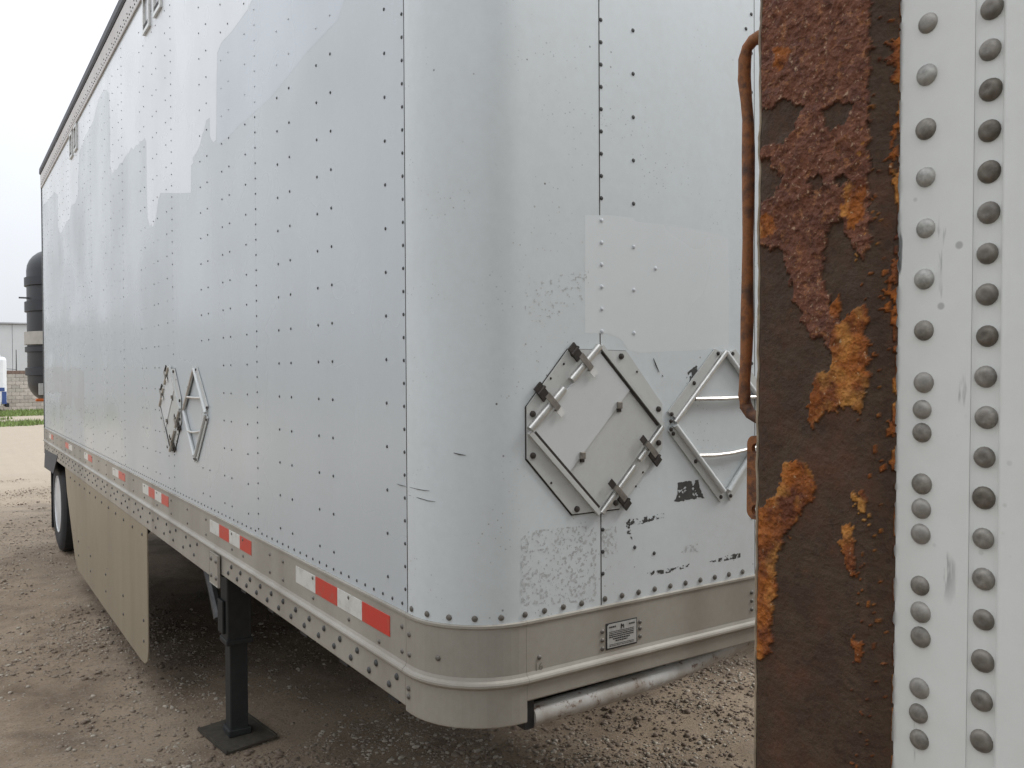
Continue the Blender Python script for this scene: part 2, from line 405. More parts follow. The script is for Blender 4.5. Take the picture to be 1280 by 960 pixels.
ICO = bmesh.new(); bmesh.ops.create_icosphere(ICO, subdivisions=1, radius=1.0)
IV = np.array([v.co[:] for v in ICO.verts]); IF = np.array([[v.index for v in f.verts] for f in ICO.faces]); ICO.free()
def stones(name, xy, size, mat, label, cat):
    n = len(xy); V = np.repeat(IV[None], n, 0)*(1+(RNG.random((n, len(IV), 1))-.5)*.55)
    V = V*np.stack([size*(.8+.7*RNG.random(n)), size*(.8+.5*RNG.random(n)), size*(.42+.3*RNG.random(n))], -1)[:, None, :]
    a = RNG.random(n)*6.283; c, s = np.cos(a)[:, None], np.sin(a)[:, None]
    X = V[..., 0]*c-V[..., 1]*s; Y = V[..., 0]*s+V[..., 1]*c
    P = np.stack([X+xy[:, :1], Y+xy[:, 1:], V[..., 2]+(gz(xy[:, 0], xy[:, 1])+size*.15)[:, None]], -1).reshape(-1, 3)
    F = (IF[None]+np.arange(n)[:, None, None]*len(IV)).reshape(-1, 3)
    me = bpy.data.meshes.new(name); me.vertices.add(len(P)); me.vertices.foreach_set('co', P.reshape(-1).astype(np.float32))
    me.loops.add(F.size); me.loops.foreach_set('vertex_index', F.reshape(-1).astype(np.int32))
    me.polygons.add(len(F)); me.polygons.foreach_set('loop_start', np.arange(0, F.size, 3, dtype=np.int32)); me.update(calc_edges=True)
    o = link_mesh(name, me, mat); o['kind'] = 'stuff'; o['label'] = label; o['category'] = cat
    return o
def scatter(n, x0, x1, y0, y1, thr, sc, o):
    x = x0+RNG.random(n)*(x1-x0); y = y0+RNG.random(n)*(y1-y0)
    k = fbm(x*sc, y*sc, 3, o) > thr; return np.stack([x[k], y[k]], -1)
def lognorm(n, med, s): return np.clip(med*np.exp(RNG.normal(0, s, n)), med*.4, med*4.0)
for i, (mt, lb) in enumerate(zip(stone_mats, ('brown gravel stones strewn over the dirt', 'pale gravel chips strewn over the dirt', 'dark pebbles and clods strewn over the dirt'))):
    xy = np.concatenate([scatter(24000, -.3, 3.4, -1.4, 2.6, .44, 1.7, 20+i), scatter(4000, -.5, 3, 2.6, 6, .45, 1.5, 24+i), scatter(9000, -3.6, .4, .2, 5.5, .52, 1.3, 30+i), scatter(14000, -4, .6, 4.5, 16, .46, .9, 40+i)])
    stones('gravel', xy, lognorm(len(xy), (.0039, .0037, .0046)[i], .62), mt, lb, 'gravel')

# ------------------------------------------------------------------ the parked trailer
HR = 1.28; Z_RAILTOP = 3.972; Z_TOP = 4.206; Y_END = 9.24; WID = 2.6; RAD = .20
T = tag(empty('cargo_trailer'), 'long grey-white cargo trailer on a landing leg, rounded front corner, patchy repaint', 'trailer')
SEAMS = [.222, 1.428, 2.775, 4.145, 5.505, 6.86, 8.22, Y_END-.03]
W_CENTERS = None

def side_poly(pts, x=0.0):
    return [(p[1], p[2]) for p in (plane_at(a, b, 0, x) for a, b in pts)]
def front_poly(pts):
    return [(p[0], p[2]) for p in (plane_at(a, b, 1, 0) for a, b in pts)]

POLY_OLD = side_poly([(315, 0), (310, 11), (290, 39), (277, 53), (271.7, 66), (270.8, 110), (270.5, 160), (270, 175), (266.7, 177.5), (264, 174), (262.5, 170), (262.3, 147),
    (258, 150), (256, 160), (253, 168), (250, 182), (245, 192), (241, 198), (241.7, 203), (239, 207), (238.7, 241), (220, 241.5), (201, 241), (198, 250), (195, 272), (192.5, 280), (191, 284),
    (189, 279), (187.5, 283), (184.5, 271), (183.5, 230), (183, 177), (181, 172), (178, 176), (175, 177), (173, 181), (170, 181), (167, 187), (164, 184), (161, 191), (157, 195), (153, 203), (150, 204), (146, 212), (143, 212), (140, 218),
    (138, 206), (137.5, 150), (136.7, 117), (133, 112), (128, 115), (123, 125), (119, 142), (116.7, 152), (111, 162), (106.7, 170), (103, 183), (99.5, 188), (98, 217), (97.5, 243), (94, 254),
    (89, 257), (87.5, 273), (82, 280), (76, 292), (74.5, 290), (72.7, 283), (72.5, 243), (68, 240), (62, 248), (58, 253), (54.2, 256)]) + [(9.18, 3.955), (.98, 3.955)]
POLY_RE = side_poly([(271.9, 67), (277.2, 54), (290.3, 40), (310.3, 12), (315.4, 1)]) + [(1.005, 3.955), (.64, 3.955)] + side_poly([(430, 0), (422, 25), (382, 67), (340, 120), (312, 146), (300, 155), (285, 172), (271.2, 181), (271, 150), (271.2, 110)])
POLY_GHOST = side_poly([(57, 460), (78, 458), (80, 464), (86, 463), (88, 458), (99, 460), (104.8, 466), (105, 525), (101, 522), (99, 513), (96, 516), (93, 503), (91, 494), (89, 508), (84, 506), (80, 516), (78, 508), (75, 517), (75.5, 491), (69, 489), (66, 492), (60, 489), (57, 492)])
POLY_SMEAR = [side_poly(q) for q in ([(176, 536), (180, 531), (182, 560), (187, 573), (181, 592), (177, 585)], [(189, 540), (194, 536), (197, 560), (200, 590), (196, 601), (191, 592)], [(203, 556), (207, 552), (211, 585), (213, 606), (206, 602)])]
POLY_FP = front_poly([(731, 269), (762, 269), (790, 272), (795, 277), (850, 283), (905, 294), (911, 300), (911, 436), (860, 438), (800, 441), (786, 438), (776, 424), (762, 417), (731, 416)])

def sheet(name, poly, axis, off, mat, parent):
    """thin coat of paint lying on a wall: outline turned to a plate 0.5 mm thick"""
    mb = MB()
    if axis == 'X': pts = [(-off, a, b) for a, b in poly]; vec = (off-.0002, 0, 0)
    else: pts = [(a, -off, b) for a, b in poly]; vec = (0, off-.0002, 0)
    e = [mb.bm.verts.new(p) for p in pts]; n = len(e)
    es = [mb.bm.edges.new((e[i], e[(i+1) % n])) for i in range(n)]
    bmesh.ops.triangle_fill(mb.bm, edges=es, use_beauty=True)
    return mb.build(name, mat, parent)

def panel_x(y, z):
    """slight oil-canning of the side skin"""
    return -.0003 + .00006*(fbm(y*1.6, z*.7, 2, 5)-.5)
# side skin, one sheet per bay, each overlapping the next by a step of 1 mm
RIVZ = np.arange(2.365-.1125*9, 3.93, .1125); RIVS = np.arange(2.479-.0555*21, 3.95, .0555)
side_panels = []
for i in range(len(SEAMS)-1):
    a, b = SEAMS[i], SEAMS[i+1]; st = 0
    ys = np.linspace(a+(.0012 if i == 0 else .00025), b-.00025, 16); zs = np.linspace(1.270, 3.98, 40)
    YY, ZZ = np.meshgrid(ys, zs, indexing='ij')
    P = np.stack([panel_x(YY, ZZ)+st*.6+.0003, YY, ZZ], -1)
    back = P[:, ::-1].copy(); back[..., 0] = .020
    front = grid_obj('side_panel', P, M['wall'], T)
    # give the sheet its thickness
    me = front.data; bm = bmesh.new(); bm.from_mesh(me)
    geo = bmesh.ops.extrude_face_region(bm, geom=list(bm.faces)); vv = [g for g in geo['geom'] if isinstance(g, bmesh.types.BMVert)]
    for v in vv: v.co.x = .020
    bmesh.ops.recalc_face_normals(bm, faces=bm.faces); bm.to_mesh(me); bm.free()
    me.polygons.foreach_set('use_smooth', [True]*len(me.polygons)); me.set_sharp_from_angle(angle=R(25))
    side_panels.append(front)
    offs = ([.112, .478, .590, .835, .955] if i == 0 else [.115, .333, .437, .668, .785])
    pos = []
    if i == 0: pos += [(a+.012, z) for z in np.arange(2.311-.0571*17, 3.95, .0571)]
    else: pos += [(a-.006, z) for z in RIVS]
    for k, o_ in enumerate(offs):
        if i == 6 and a+o_ > Y_END-.1: continue
        pos += [(a+o_, z+(.02 if (i >= 3 and k % 2) else 0)) for z in RIVZ if z > 1.35]
    if i == 6: pos += [(Y_END-.05, z) for z in RIVS]
    pos += [(y, 1.3015) for y in np.arange(a+.03, b, .0565)]
    pos = [q for q in pos if not (1.50 < q[1] < 1.93 and (2.09 < q[0] < 2.55 or 2.60 < q[0] < 3.04))]
    py = np.array([q[0] for q in pos]); pz = np.array([q[1] for q in pos])
    painted = inside(py, pz, POLY_RE) | ((py > 4.2) & (RNG.random(len(py)) < .75) & ~inside(py, pz, POLY_OLD) & (pz > 1.6)) | ((RNG.random(len(py)) < .6) & inside(py, pz, side_poly([(98, 260), (137, 225), (183, 275), (200, 300), (240, 400), (240, 430), (90, 440), (60, 300)])))
    X = np.full(len(py), -.0003)
    for key, msk, rr in (('rivet_dark', ~painted, (.0047, .0040, .0037)[min(i, 2)]), ('rivet_pale', painted, .0038)):
        q = np.stack([X[msk], py[msk], pz[msk]], -1)
        rivets('rivets', q, [(-1, 0, 0)]*len(q), rr, .0026, M[key], front)

def add_sheets():
    for nm, pl, mt, off in [('old_paint', POLY_OLD, 'white_old', .00016), ('repainted_patch', POLY_RE, 'repaint', .00016), ('decal_ghost', POLY_GHOST, 'dullpatch', .00016)]:
        sheet(nm, pl, 'X', off, M[mt], T)
    sheet('repainted_patch', POLY_FP, 'Y', .00055, M['frontpatch'], T)
add_sheets()

# --- rounded corners and front skin
def corner_pts(n=14, mirror=False):
    out = []
    for k in range(n+1):
        t = math.pi/2*k/n; out.append(((RAD-RAD*math.cos(t), RAD-RAD*math.sin(t)), (-math.cos(t), -math.sin(t))))
    if mirror: out = [((WID-p[0], p[1]), (-nn[0], nn[1])) for p, nn in out][::-1]
    return out
def skin(name, path, z0, z1, mat, off=0.0, th=.018):
    n = len(path); zs = [z0+(z1-z0)*k/24 for k in range(25)]
    P = np.array([[(p[0]+nn[0]*off, p[1]+nn[1]*off, z) for z in zs] for p, nn in path])
    o = grid_obj(name, P, mat, T); me = o.data; bm = bmesh.new(); bm.from_mesh(me); bm.verts.ensure_lookup_table()
    geo = bmesh.ops.extrude_face_region(bm, geom=list(bm.faces)); vv = [g for g in geo['geom'] if isinstance(g, bmesh.types.BMVert)]
    inward = [(-nn[0]*th, -nn[1]*th) for p, nn in path for z in zs]
    keyed = {(round(P[i, j, 0], 5), round(P[i, j, 1], 5)): (-path[i][1][0]*th, -path[i][1][1]*th) for i in range(n) for j in (0,)}
    for v in vv:
        d = keyed.get((round(v.co.x, 5), round(v.co.y, 5)), (0, th)); v.co.x += d[0]; v.co.y += d[1]
    bmesh.ops.recalc_face_normals(bm, faces=bm.faces); bm.to_mesh(me); bm.free()
    me.polygons.foreach_set('use_smooth', [True]*len(me.polygons)); me.set_sharp_from_angle(angle=R(25))
    return o
S1 = .4365; FS = [S1, 1.020, 1.60, 2.163]
cornerL = skin('corner_panel', [((0, SEAMS[0]-.0008), (-1, 0)), ((0, .21), (-1, 0))] + corner_pts() + [((.32, 0), (0, -1)), ((S1-.0008, 0), (0, -1))], 1.270, 3.98, M['front'], .0004)
fps = [skin('front_panel', [((a+.0008, 0), (0, -1)), (((a+b)/2, 0), (0, -1)), ((b-.0008, 0), (0, -1))], 1.270, 3.98, M['front'], .0004) for i, (a, b) in enumerate(zip(FS, FS[1:]))]
cornerR = skin('corner_panel', [((FS[-1]+.0008, 0), (0, -1)), ((2.3, 0), (0, -1))] + corner_pts(mirror=True) + [((WID, .22), (1, 0))], 1.270, 3.98, M['front'], .0004)
MB().box((WID-.03, .22, 1.27), (WID, Y_END-.03, 3.98)).build('side_wall', M['wall'], T)
MB().box((-.0004, SEAMS[0]-.0022, 1.285), (.012, SEAMS[0]+.0022, 3.97)).build('seam', M['clipdark'], T)
for a_, b_ in ((1.285, 1.978), (2.278, 3.97)): MB().box((S1-.0015, -.0004-.0004, a_), (S1+.0015, .012, b_)).build('seam', M['clipdark'], T)
MB().box((FS[1]-.0012, -.0006, 1.285), (FS[1]+.0012, .012, 3.97)).build('seam', M['clipdark'], T)
# front rivets
def frontriv(parent, pts, mat, r=.0056): rivets('rivets', [(x, -.0004, z) for x, z in pts], [(0, -1, 0)]*len(pts), r, .003, mat, parent)
col1 = [(.4425, 2.772+.0563*k) for k in range(-26, 21)]; col2 = [(.551, 2.769+.1125*k) for k in range(-13, 11)]
col1 = [q for q in col1 if not 1.50 < q[1] < 1.965]; col2 = [q for q in col2 if not 1.50 < q[1] < 1.95]
pp = [q for q in col1+col2 if 1.96 < q[1] < 2.28] + [(.628, 2.155)]
dk = [q for q in col1+col2 if not 1.96 < q[1] < 2.28]
dk += [(FS[1]-.012, z) for z in np.arange(1.34, 3.95, .1125) if not 1.6 < z < 1.9] + [(.985, 2.868), (.62, 1.395)]
dk = [q for q in dk if q[1] > 1.345]
frontriv(fps[0], dk, M['rivet_dark']); frontriv(fps[0], pp, M['rivet_pale'])
for i in (1, 2): frontriv(fps[i], [(FS[i]+.03, z) for z in np.arange(1.34, 3.95, .1125)] + [(FS[i]+.12, z) for z in np.arange(1.34, 3.95, .1125)], M['rivet_dark'])
for pan, a, b in ((cornerL, .20, S1-.03), (fps[0], S1+.012, FS[1]), (fps[1], FS[1]+.02, FS[2]), (fps[2], FS[2]+.02, FS[3])):
    pts = np.arange(a, b, .0575); rivets('rivets', [(x, -.0008, 1.299) for x in pts], [(0, -1, 0)]*len(pts), .0078, .0045, M['rivet_mid'], pan)
cp = corner_pts(5)[:-1]
rivets('rivets', [(p[0]+n[0]*.001, p[1]+n[1]*.001, 1.299) for p, n in cp], [(n[0], n[1], 0) for p, n in cp], .0078, .0045, M['rivet_mid'], cornerL)

# --- speckled remnants of torn decals and scrapes (cells of glue or print left on the skin)
def remnant(name, poly, cell, thr, mat, parent, axis='Y', sc=60, o=0, off=.0008, edge=0):
    poly = np.array(poly); a0, b0 = poly.min(0); a1, b1 = poly.max(0)
    A, B = np.meshgrid(np.arange(a0, a1, cell), np.arange(b0, b1, cell), indexing='ij')
    k = inside(A+(fbm(A*90, B*90, 2, 1)-.5)*.006, B+(fbm(A*90, B*90, 2, 2)-.5)*.006, poly)
    f = fbm(A*sc, B*sc, 4, o)
    if edge:
        ca, cb = (a0+a1)/2, (b0+b1)/2; d = np.maximum(np.abs(A-ca)/(a1-a0), np.abs(B-cb)/(b1-b0))*2; f = f+edge*np.clip((d-.80)/.2, 0, 1)
    k &= f > thr
    V = []; F = []
    for i, (a, b) in enumerate(zip(A[k], B[k])):
        for da, db in ((0, 0), (cell, 0), (cell, cell), (0, cell)):
            V.append((a+da, -off, b+db) if axis == 'Y' else (-off, a+da, b+db))
        F.append((4*i, 4*i+1, 4*i+2, 4*i+3))
    if V: pyd(name, V, F, mat, parent)['kind'] = 'stuff'
remnant('glue_residue', front_poly([(651, 674), (660, 664), (745, 656), (745, 752), (651, 757)]), .0016, .635, M['greyresidue'], cornerL, sc=170, o=4, edge=.10)
remnant('glue_residue', front_poly([(655, 345), (735, 338), (735, 372), (690, 400), (657, 420)]), .0016, .71, M['greyresidue'], cornerL, sc=150, o=8)
remnant('glue_residue', front_poly([(752, 660), (770, 658), (772, 690), (753, 700)]), .0016, .58, M['greyresidue'], fps[0], sc=150, o=14)
remnant('black_remnant', front_poly([(846, 604), (873, 600), (874, 611), (880, 622), (862, 625), (842, 628), (847, 618)]), .0013, .40, M['blackprint'], fps[0], sc=62, o=5)
remnant('black_remnant', front_poly([(858, 466), (869, 457), (878, 460), (866, 477), (858, 480)]), .0013, .45, M['blackprint'], fps[0], sc=70, o=6)
remnant('black_remnant', front_poly([(781, 651), (832, 641), (832, 647), (800, 655), (786, 658), (790, 676), (784, 668)]), .0013, .545, M['blackprint'], fps[0], sc=120, o=7)
remnant('black_remnant', front_poly([(885, 702), (925, 691), (925, 697), (900, 702)]), .0013, .46, M['blackprint'], fps[0], sc=120, o=9)
remnant('black_remnant', front_poly([(808, 716), (845, 709), (862, 704), (862, 708), (840, 715), (810, 720)]), .0013, .52, M['blackprint'], fps[0], sc=120, o=10)
remnant('black_remnant', front_poly([(850, 683), (872, 680), (872, 690), (852, 691)]), .0013, .56, M['greyresidue'], fps[0], sc=120, o=11)
def scratch(parent, pts, wd, axis, mat):
    mb = MB(); q = [plane_at(a, b, 1 if axis == 'Y' else 0, -.0014) for a, b in pts]
    mb.tube([tuple(p) for p in q], [wd*(.4 if i in (0, len(q)-1) else 1) for i in range(len(q))], 5); mb.build('scratch', mat, parent)
scratch(side_panels[0], [(496, 605), (501, 606.5), (507, 608)], .0009, 'X', M['blackprint'])
def wrapscratch(pts, wd):
    """scratch running round the bend, on the skin found along the measured sight lines"""
    out = []
    for a, b in pts:
        best = None; d = _fw + _r2*(a-640)/FPX - _u2*(b-480)/FPX; c = np.array([RAD, RAD])
        o2 = CAM[:2]-c; A_ = d[:2]@d[:2]; B_ = 2*o2@d[:2]; C_ = o2@o2-(RAD+.0012)**2; disc = B_*B_-4*A_*C_
        if disc > 0: t = (-B_-math.sqrt(disc))/(2*A_); best = CAM+d*t
        if best is not None: out.append(tuple(best))
    if len(out) > 1: MB().tube(out, [wd*(.4 if i in (0, len(out)-1) else 1) for i in range(len(out))], 5).build('scratch', M['blackprint'], cornerL)
wrapscratch([(512, 609), (522, 611.5), (530, 613), (537, 613.5)], .0008)
wrapscratch([(511, 619), (525, 623), (535, 626), (544, 627)], .0008)
wrapscratch([(567, 566), (574, 568), (582, 569)], .0014)
scratch(fps[0], [(817, 448), (820, 456), (824, 465)], .0016, 'Y', M['blackprint'])
scratch(fps[0], [(828, 469), (829, 470.5)], .002, 'Y', M['blackprint'])

# --- rails
def railprof(zb): return [(-.003, 1.284), (.005, 1.284), (.0085, 1.2825), (.0085, 1.2765), (.005, 1.274), (.005, 1.160), (.008, 1.152), (.0145, 1.1485), (.017, 1.144), (.017, 1.139), (.0125, 1.134), (.0075, 1.131), (.0072, zb+.003), (.0055, zb), (-.006, zb), (-.006, 1.284)]
def sweep(name, path, prof, mat):
    P = np.array([[(p[0]+nn[0]*o_, p[1]+nn[1]*o_, z) for o_, z in prof+prof[:1]] for p, nn in path])
    mb = MB(); n, m = P.shape[:2]; m -= 1
    V = [[mb.bm.verts.new(P[i, j]) for j in range(m)] for i in range(n)]
    for i in range(n-1):
        for j in range(m): mb.bm.faces.new((V[i][j], V[i][(j+1) % m], V[i+1][(j+1) % m], V[i+1][j]))
    mb.bm.faces.new(V[0]); mb.bm.faces.new(V[-1][::-1])
    return mb.build(name, mat, T)
side = lambda y0, y1: [((0, y1), (-1, 0)), ((0, y0), (-1, 0))]
rail_far = sweep('bottom_rail', side(1.985, Y_END), railprof(1.012), M['rail'])
rail_near = sweep('bottom_rail', side(.224, 1.983), railprof(1.052), M['rail'])
rail_cor = sweep('corner_rail', [((0, .2225), (-1, 0)), ((0, .205), (-1, 0))] + corner_pts(16) + [((.1855, 0), (0, -1))][:0] + [((.2005, 0), (0, -1))], railprof(1.040), M['rail'])
rail_front = sweep('front_rail', [((.2012, 0), (0, -1)), ((2.396, 0), (0, -1))], railprof(1.091), M['rail'])
sweep('corner_rail', [((2.398, 0), (0, -1))] + corner_pts(16, True) + [((WID, .23), (1, 0))], railprof(1.040), M['rail'])
sweep('bottom_rail', [((WID, .232), (1, 0)), ((WID, Y_END), (1, 0))], railprof(1.03), M['rail'])
# fasteners of the rails
q = [(y, 1.112) for y in np.arange(.27, 1.85, .1235)] + [(y+.045, 1.080) for y in np.arange(.27, 1.80, .1235)]
rivets('bolts', [(-.008, y, z) for y, z in q], [(-1, 0, 0)]*len(q), .0095, .006, M['rivet_dark'], rail_near)
q = [(y, 1.112) for y in np.arange(2.3, 9.1, .21)] + [(y+.06, 1.055) for y in np.arange(2.3, 9.1, .21)] + [(y+.13, 1.085) for y in np.arange(2.3, 9.1, .42)]
rivets('bolts', [(-.008, y, z) for y, z in q], [(-1, 0, 0)]*len(q), .0085, .005, M['rivet_dark'], rail_far)
q = [(y, z) for y in (.245, .58, .86, 1.14, 1.28, 1.60, 1.75) for z in (1.245, 1.183)] + [(.38, 1.172)]
rivets('rivets', [(-.005, y, z) for y, z in q], [(-1, 0, 0)]*len(q), .0068, .0045, M['rivet_mid'], rail_near)
q = [(y, z) for y in np.arange(2.15, 9.1, .34) for z in (1.246, 1.18)]
rivets('rivets', [(-.005, y, z) for y, z in q], [(-1, 0, 0)]*len(q), .0068, .0045, M['rivet_mid'], rail_far)
q = [((p[0]+n[0]*o_, p[1]+n[1]*o_, z), (n[0], n[1], 0)) for p, n, z, o_ in [((0, .205), (-1, 0), 1.235, .005), ((0, .205), (-1, 0), 1.185, .005), ((0, .205), (-1, 0), 1.102, .008), ((0, .205), (-1, 0), 1.082, .008)] + [(*corner_pts(16)[5], 1.20, .005)]]
rivets('rivets', [a for a, b in q], [b for a, b in q], .0075, .005, M['rivet_mid'], rail_cor)
q = [(.238, 1.19), (.436, 1.218), (.436, 1.196), (.436, 1.174), (.564, 1.222), (.564, 1.184), (.564, 1.205), (1.0, 1.235), (1.0, 1.21), (1.0, 1.185)]
rivets('rivets', [(x, -.005, z) for x, z in q], [(0, -1, 0)]*len(q), .0062, .0045, M['rivet_mid'], rail_front)
sp = MB().box((-.016, 1.90, 1.000), (-.0235+.001, 2.03, 1.130), .002).build('splice_plate', M['rail'], T)
q = [(1.925, 1.105), (2.0, 1.105), (1.925, 1.035), (2.0, 1.035)]
rivets('bolts', [(-.0225, y, z) for y, z in q], [(-1, 0, 0)]*4, .010, .007, M['rivet_mid'], sp)
# top rail, roof seal, roof, rear frame
sweep('top_rail', side(.224, Y_END), [(-.004, 3.972), (.010, 3.972), (.012, 3.980), (.012, 4.118), (-.004, 4.122)], M['toprail'])
sweep('top_rail', [((0, .222), (-1, 0))] + corner_pts(10) + corner_pts(10, True) + [((WID, .222), (1, 0))], [(-.004, 3.972), (.010, 3.972), (.012, 3.980), (.012, 4.118), (-.004, 4.122)], M['toprail'])
sweep('roof_seal', side(.05, Y_END), [(-.03, 4.124), (.016, 4.124), (.024, 4.14), (.022, 4.190), (.008, Z_TOP), (-.03, Z_TOP)], M['seal'])
MB().box((.03, .06, 4.05), (WID-.03, Y_END-.01, 4.15), .01).build('roof', M['toprail'], T)
q = [(y, 4.0) for y in np.arange(.3, 9.2, .055)] + [(y, 4.03) for y in np.arange(.32, 9.2, .11)]
rivets('rivets', [(-.012, y, z) for y, z in q], [(-1, 0, 0)]*len(q), .006, .004, M['rivet_dark'], T)
MB().box((-.006, Y_END-.028, 1.0), (.09, Y_END+.03, 4.13), .004).build('rear_post', M['steel'], T)
MB().box((WID-.09, Y_END-.028, 1.0), (WID+.006, Y_END+.03, 4.13), .004).build('rear_post', M['steel'], T)
for a, b in ((.095, 1.297), (1.303, WID-.095)): MB().box((a, Y_END-.02, 1.06), (b, Y_END+.025, 4.0), .006).build('rear_door', M['door'], T)
MB().box((.095, Y_END-.02, 4.005), (WID-.095, Y_END+.02, 4.12), .005).build('rear_header', M['steel'], T)
# floor and cross members
MB().box((.021, .26, 1.115), (WID-.031, Y_END-.03, 1.165)).build('floor', M['dark'], T)
cm = MB().box((.02, -.03, 1.02), (WID-.03, .03, 1.112)).build('crossmember', M['dark'], T); cm.location.y = .35
for k in range(1, 27):
    c = cm.copy(); COL.objects.link(c); c.parent = T; c.location.y = .35+.335*k
for x in (.75, 1.85): MB().box((x-.05, .4, .86), (x+.05, 9.0, 1.018), .004).build('chassis_beam', M['dark'], T)
MB().box((.35, .9, .995), (2.25, 2.2, 1.015)).build('coupler_plate', M['dark'], T)

# reflective strips
def strip(y_hi, y_lo, cols, zc=1.228, h=.054):
    n = len(cols); st = (y_hi-y_lo)/n
    for k, c in enumerate(cols):
        a = y_hi-st*k-.0006; b = y_hi-st*(k+1)+.0006
        MB().box((-.0066, b, zc-h/2), (-.0048, a, zc+h/2), .0006).build('red_reflector' if c == 'r' else 'white_reflector', M['red' if c == 'r' else 'whitetape'], T)
strip(1.014, .313, 'wrwr'); strip(2.085, 1.495, 'wrwr'.replace('w', 'w'), 1.229, .053); strip(3.56, 2.892, 'wrwr', 1.229, .053)
strip(4.60, 4.13, 'wr', 1.229, .05); strip(5.98, 5.55, 'wr', 1.229, .05); strip(7.25, 6.75, 'rw', 1.229, .05); strip(8.7, 8.3, 'wr', 1.229, .05)

# vent frames under the top rail
for yc in (3.30, 3.02, 6.55, 6.27):
    e = empty('vent', (0, yc, 3.855), T)
    mb = MB()
    for a, b in (((-.014, -.085, -.105), (-.001, -.065, .105)), ((-.014, .065, -.105), (-.001, .085, .105)), ((-.014, -.0645, .085), (-.001, .0645, .105)), ((-.014, -.0645, -.105), (-.001, .0645, -.085))): mb.box(a, b)
    mb.build('frame', M['alu'], e)
    MB().box((-.008, -.064, -.084), (-.0005, .064, -.05)).build('louvre', M['dark'], e)

# manufacturer plate
pl = empty('maker_plate', (.50, -.0052, 1.202), T)
MB().box((-.053, -.0012, -.034), (.053, .0, .034), .0008).build('border', M['text'], pl)
MB().prism([(-.049, -.0014, -.030), (.0495, -.0014, -.030), (.0495, -.0014, .031), (-.044, -.0014, .031), (-.049, -.0014, .026)], (0, -.0008, 0)).build('plate', M['label'], pl)
mb = MB()
def dash(x0, x1, z, h):
    x = x0
    while x < x1:
        wd = random.uniform(.003, .008); e = min(x+wd, x1); mb.box((x, -.0028, z), (e, -.0023, z+h)); x = e+.0014
dash(-.043, -.020, .021, .004); dash(.024, .044, .021, .0035)
for z, h in ((.010, .0016), (.006, .0016), (.001, .0026), (-.004, .0026)): dash(-.043, .040, z, h)
dash(-.030, .026, -.010, .0032); dash(-.022, .018, -.0155, .0028); dash(-.042, .040, -.0225, .0012); dash(-.042, .040, -.0262, .0012)
mb.build('fine_print', M['text'], pl)
mb = MB(); mb.prism([(-.004, -.0023, .014), (-.004, -.0023, .027), (-.001, -.0023, .027), (.001, -.0023, .0235), (.006, -.0023, .0255), (.007, -.0023, .015), (.0045, -.0023, .015), (.004, -.0023, .020), (-.001, -.0023, .0195), (-.0015, -.0023, .014)], (0, -.0006, 0))
mb.build('emblem', M['text'], pl)
def text(body, size, loc, rot, mat, parent, name):
    cu = bpy.data.curves.new(name, 'FONT'); cu.body = body; cu.size = size; cu.extrude = .0003; cu.align_x = 'CENTER'
    t = bpy.data.objects.new(name, cu); COL.objects.link(t); dg = bpy.context.evaluated_depsgraph_get()
    me = bpy.data.meshes.new_from_object(t.evaluated_get(dg)); bpy.data.objects.remove(t)
    o = link_mesh(name, me, mat, parent); o.location = loc; o.rotation_euler = rot
    return o
text('16', .026, (.236, -.0055, 1.155+.004), (R(90), 0, 0), M['stamp'], T, 'stamped_number')

# nose bumper tube under the front rail
pts = [(.231, .026, 1.0395), (.45, .024, 1.043), (.64, .027, 1.048), (.76, .038, 1.051), (.86, .052, 1.055), (.96, .070, 1.058), (1.13, .092, 1.060), (1.40, .105, 1.062), (1.9, .105, 1.062)]
bt = MB().tube(pts, [.0280]*9, 18).build('nose_tube', M['tube'], T, True)
MB().box((.2018, .006, 1.016), (.2305, .06, 1.086), .002).build('tube_end_plate', M['dark'], T)

MB().box((.2018, .062, 1.030), (.86, .12, 1.112)).build('dark_gap_backing', M['dark'], T)  # dark box added behind the tube to blacken the gap

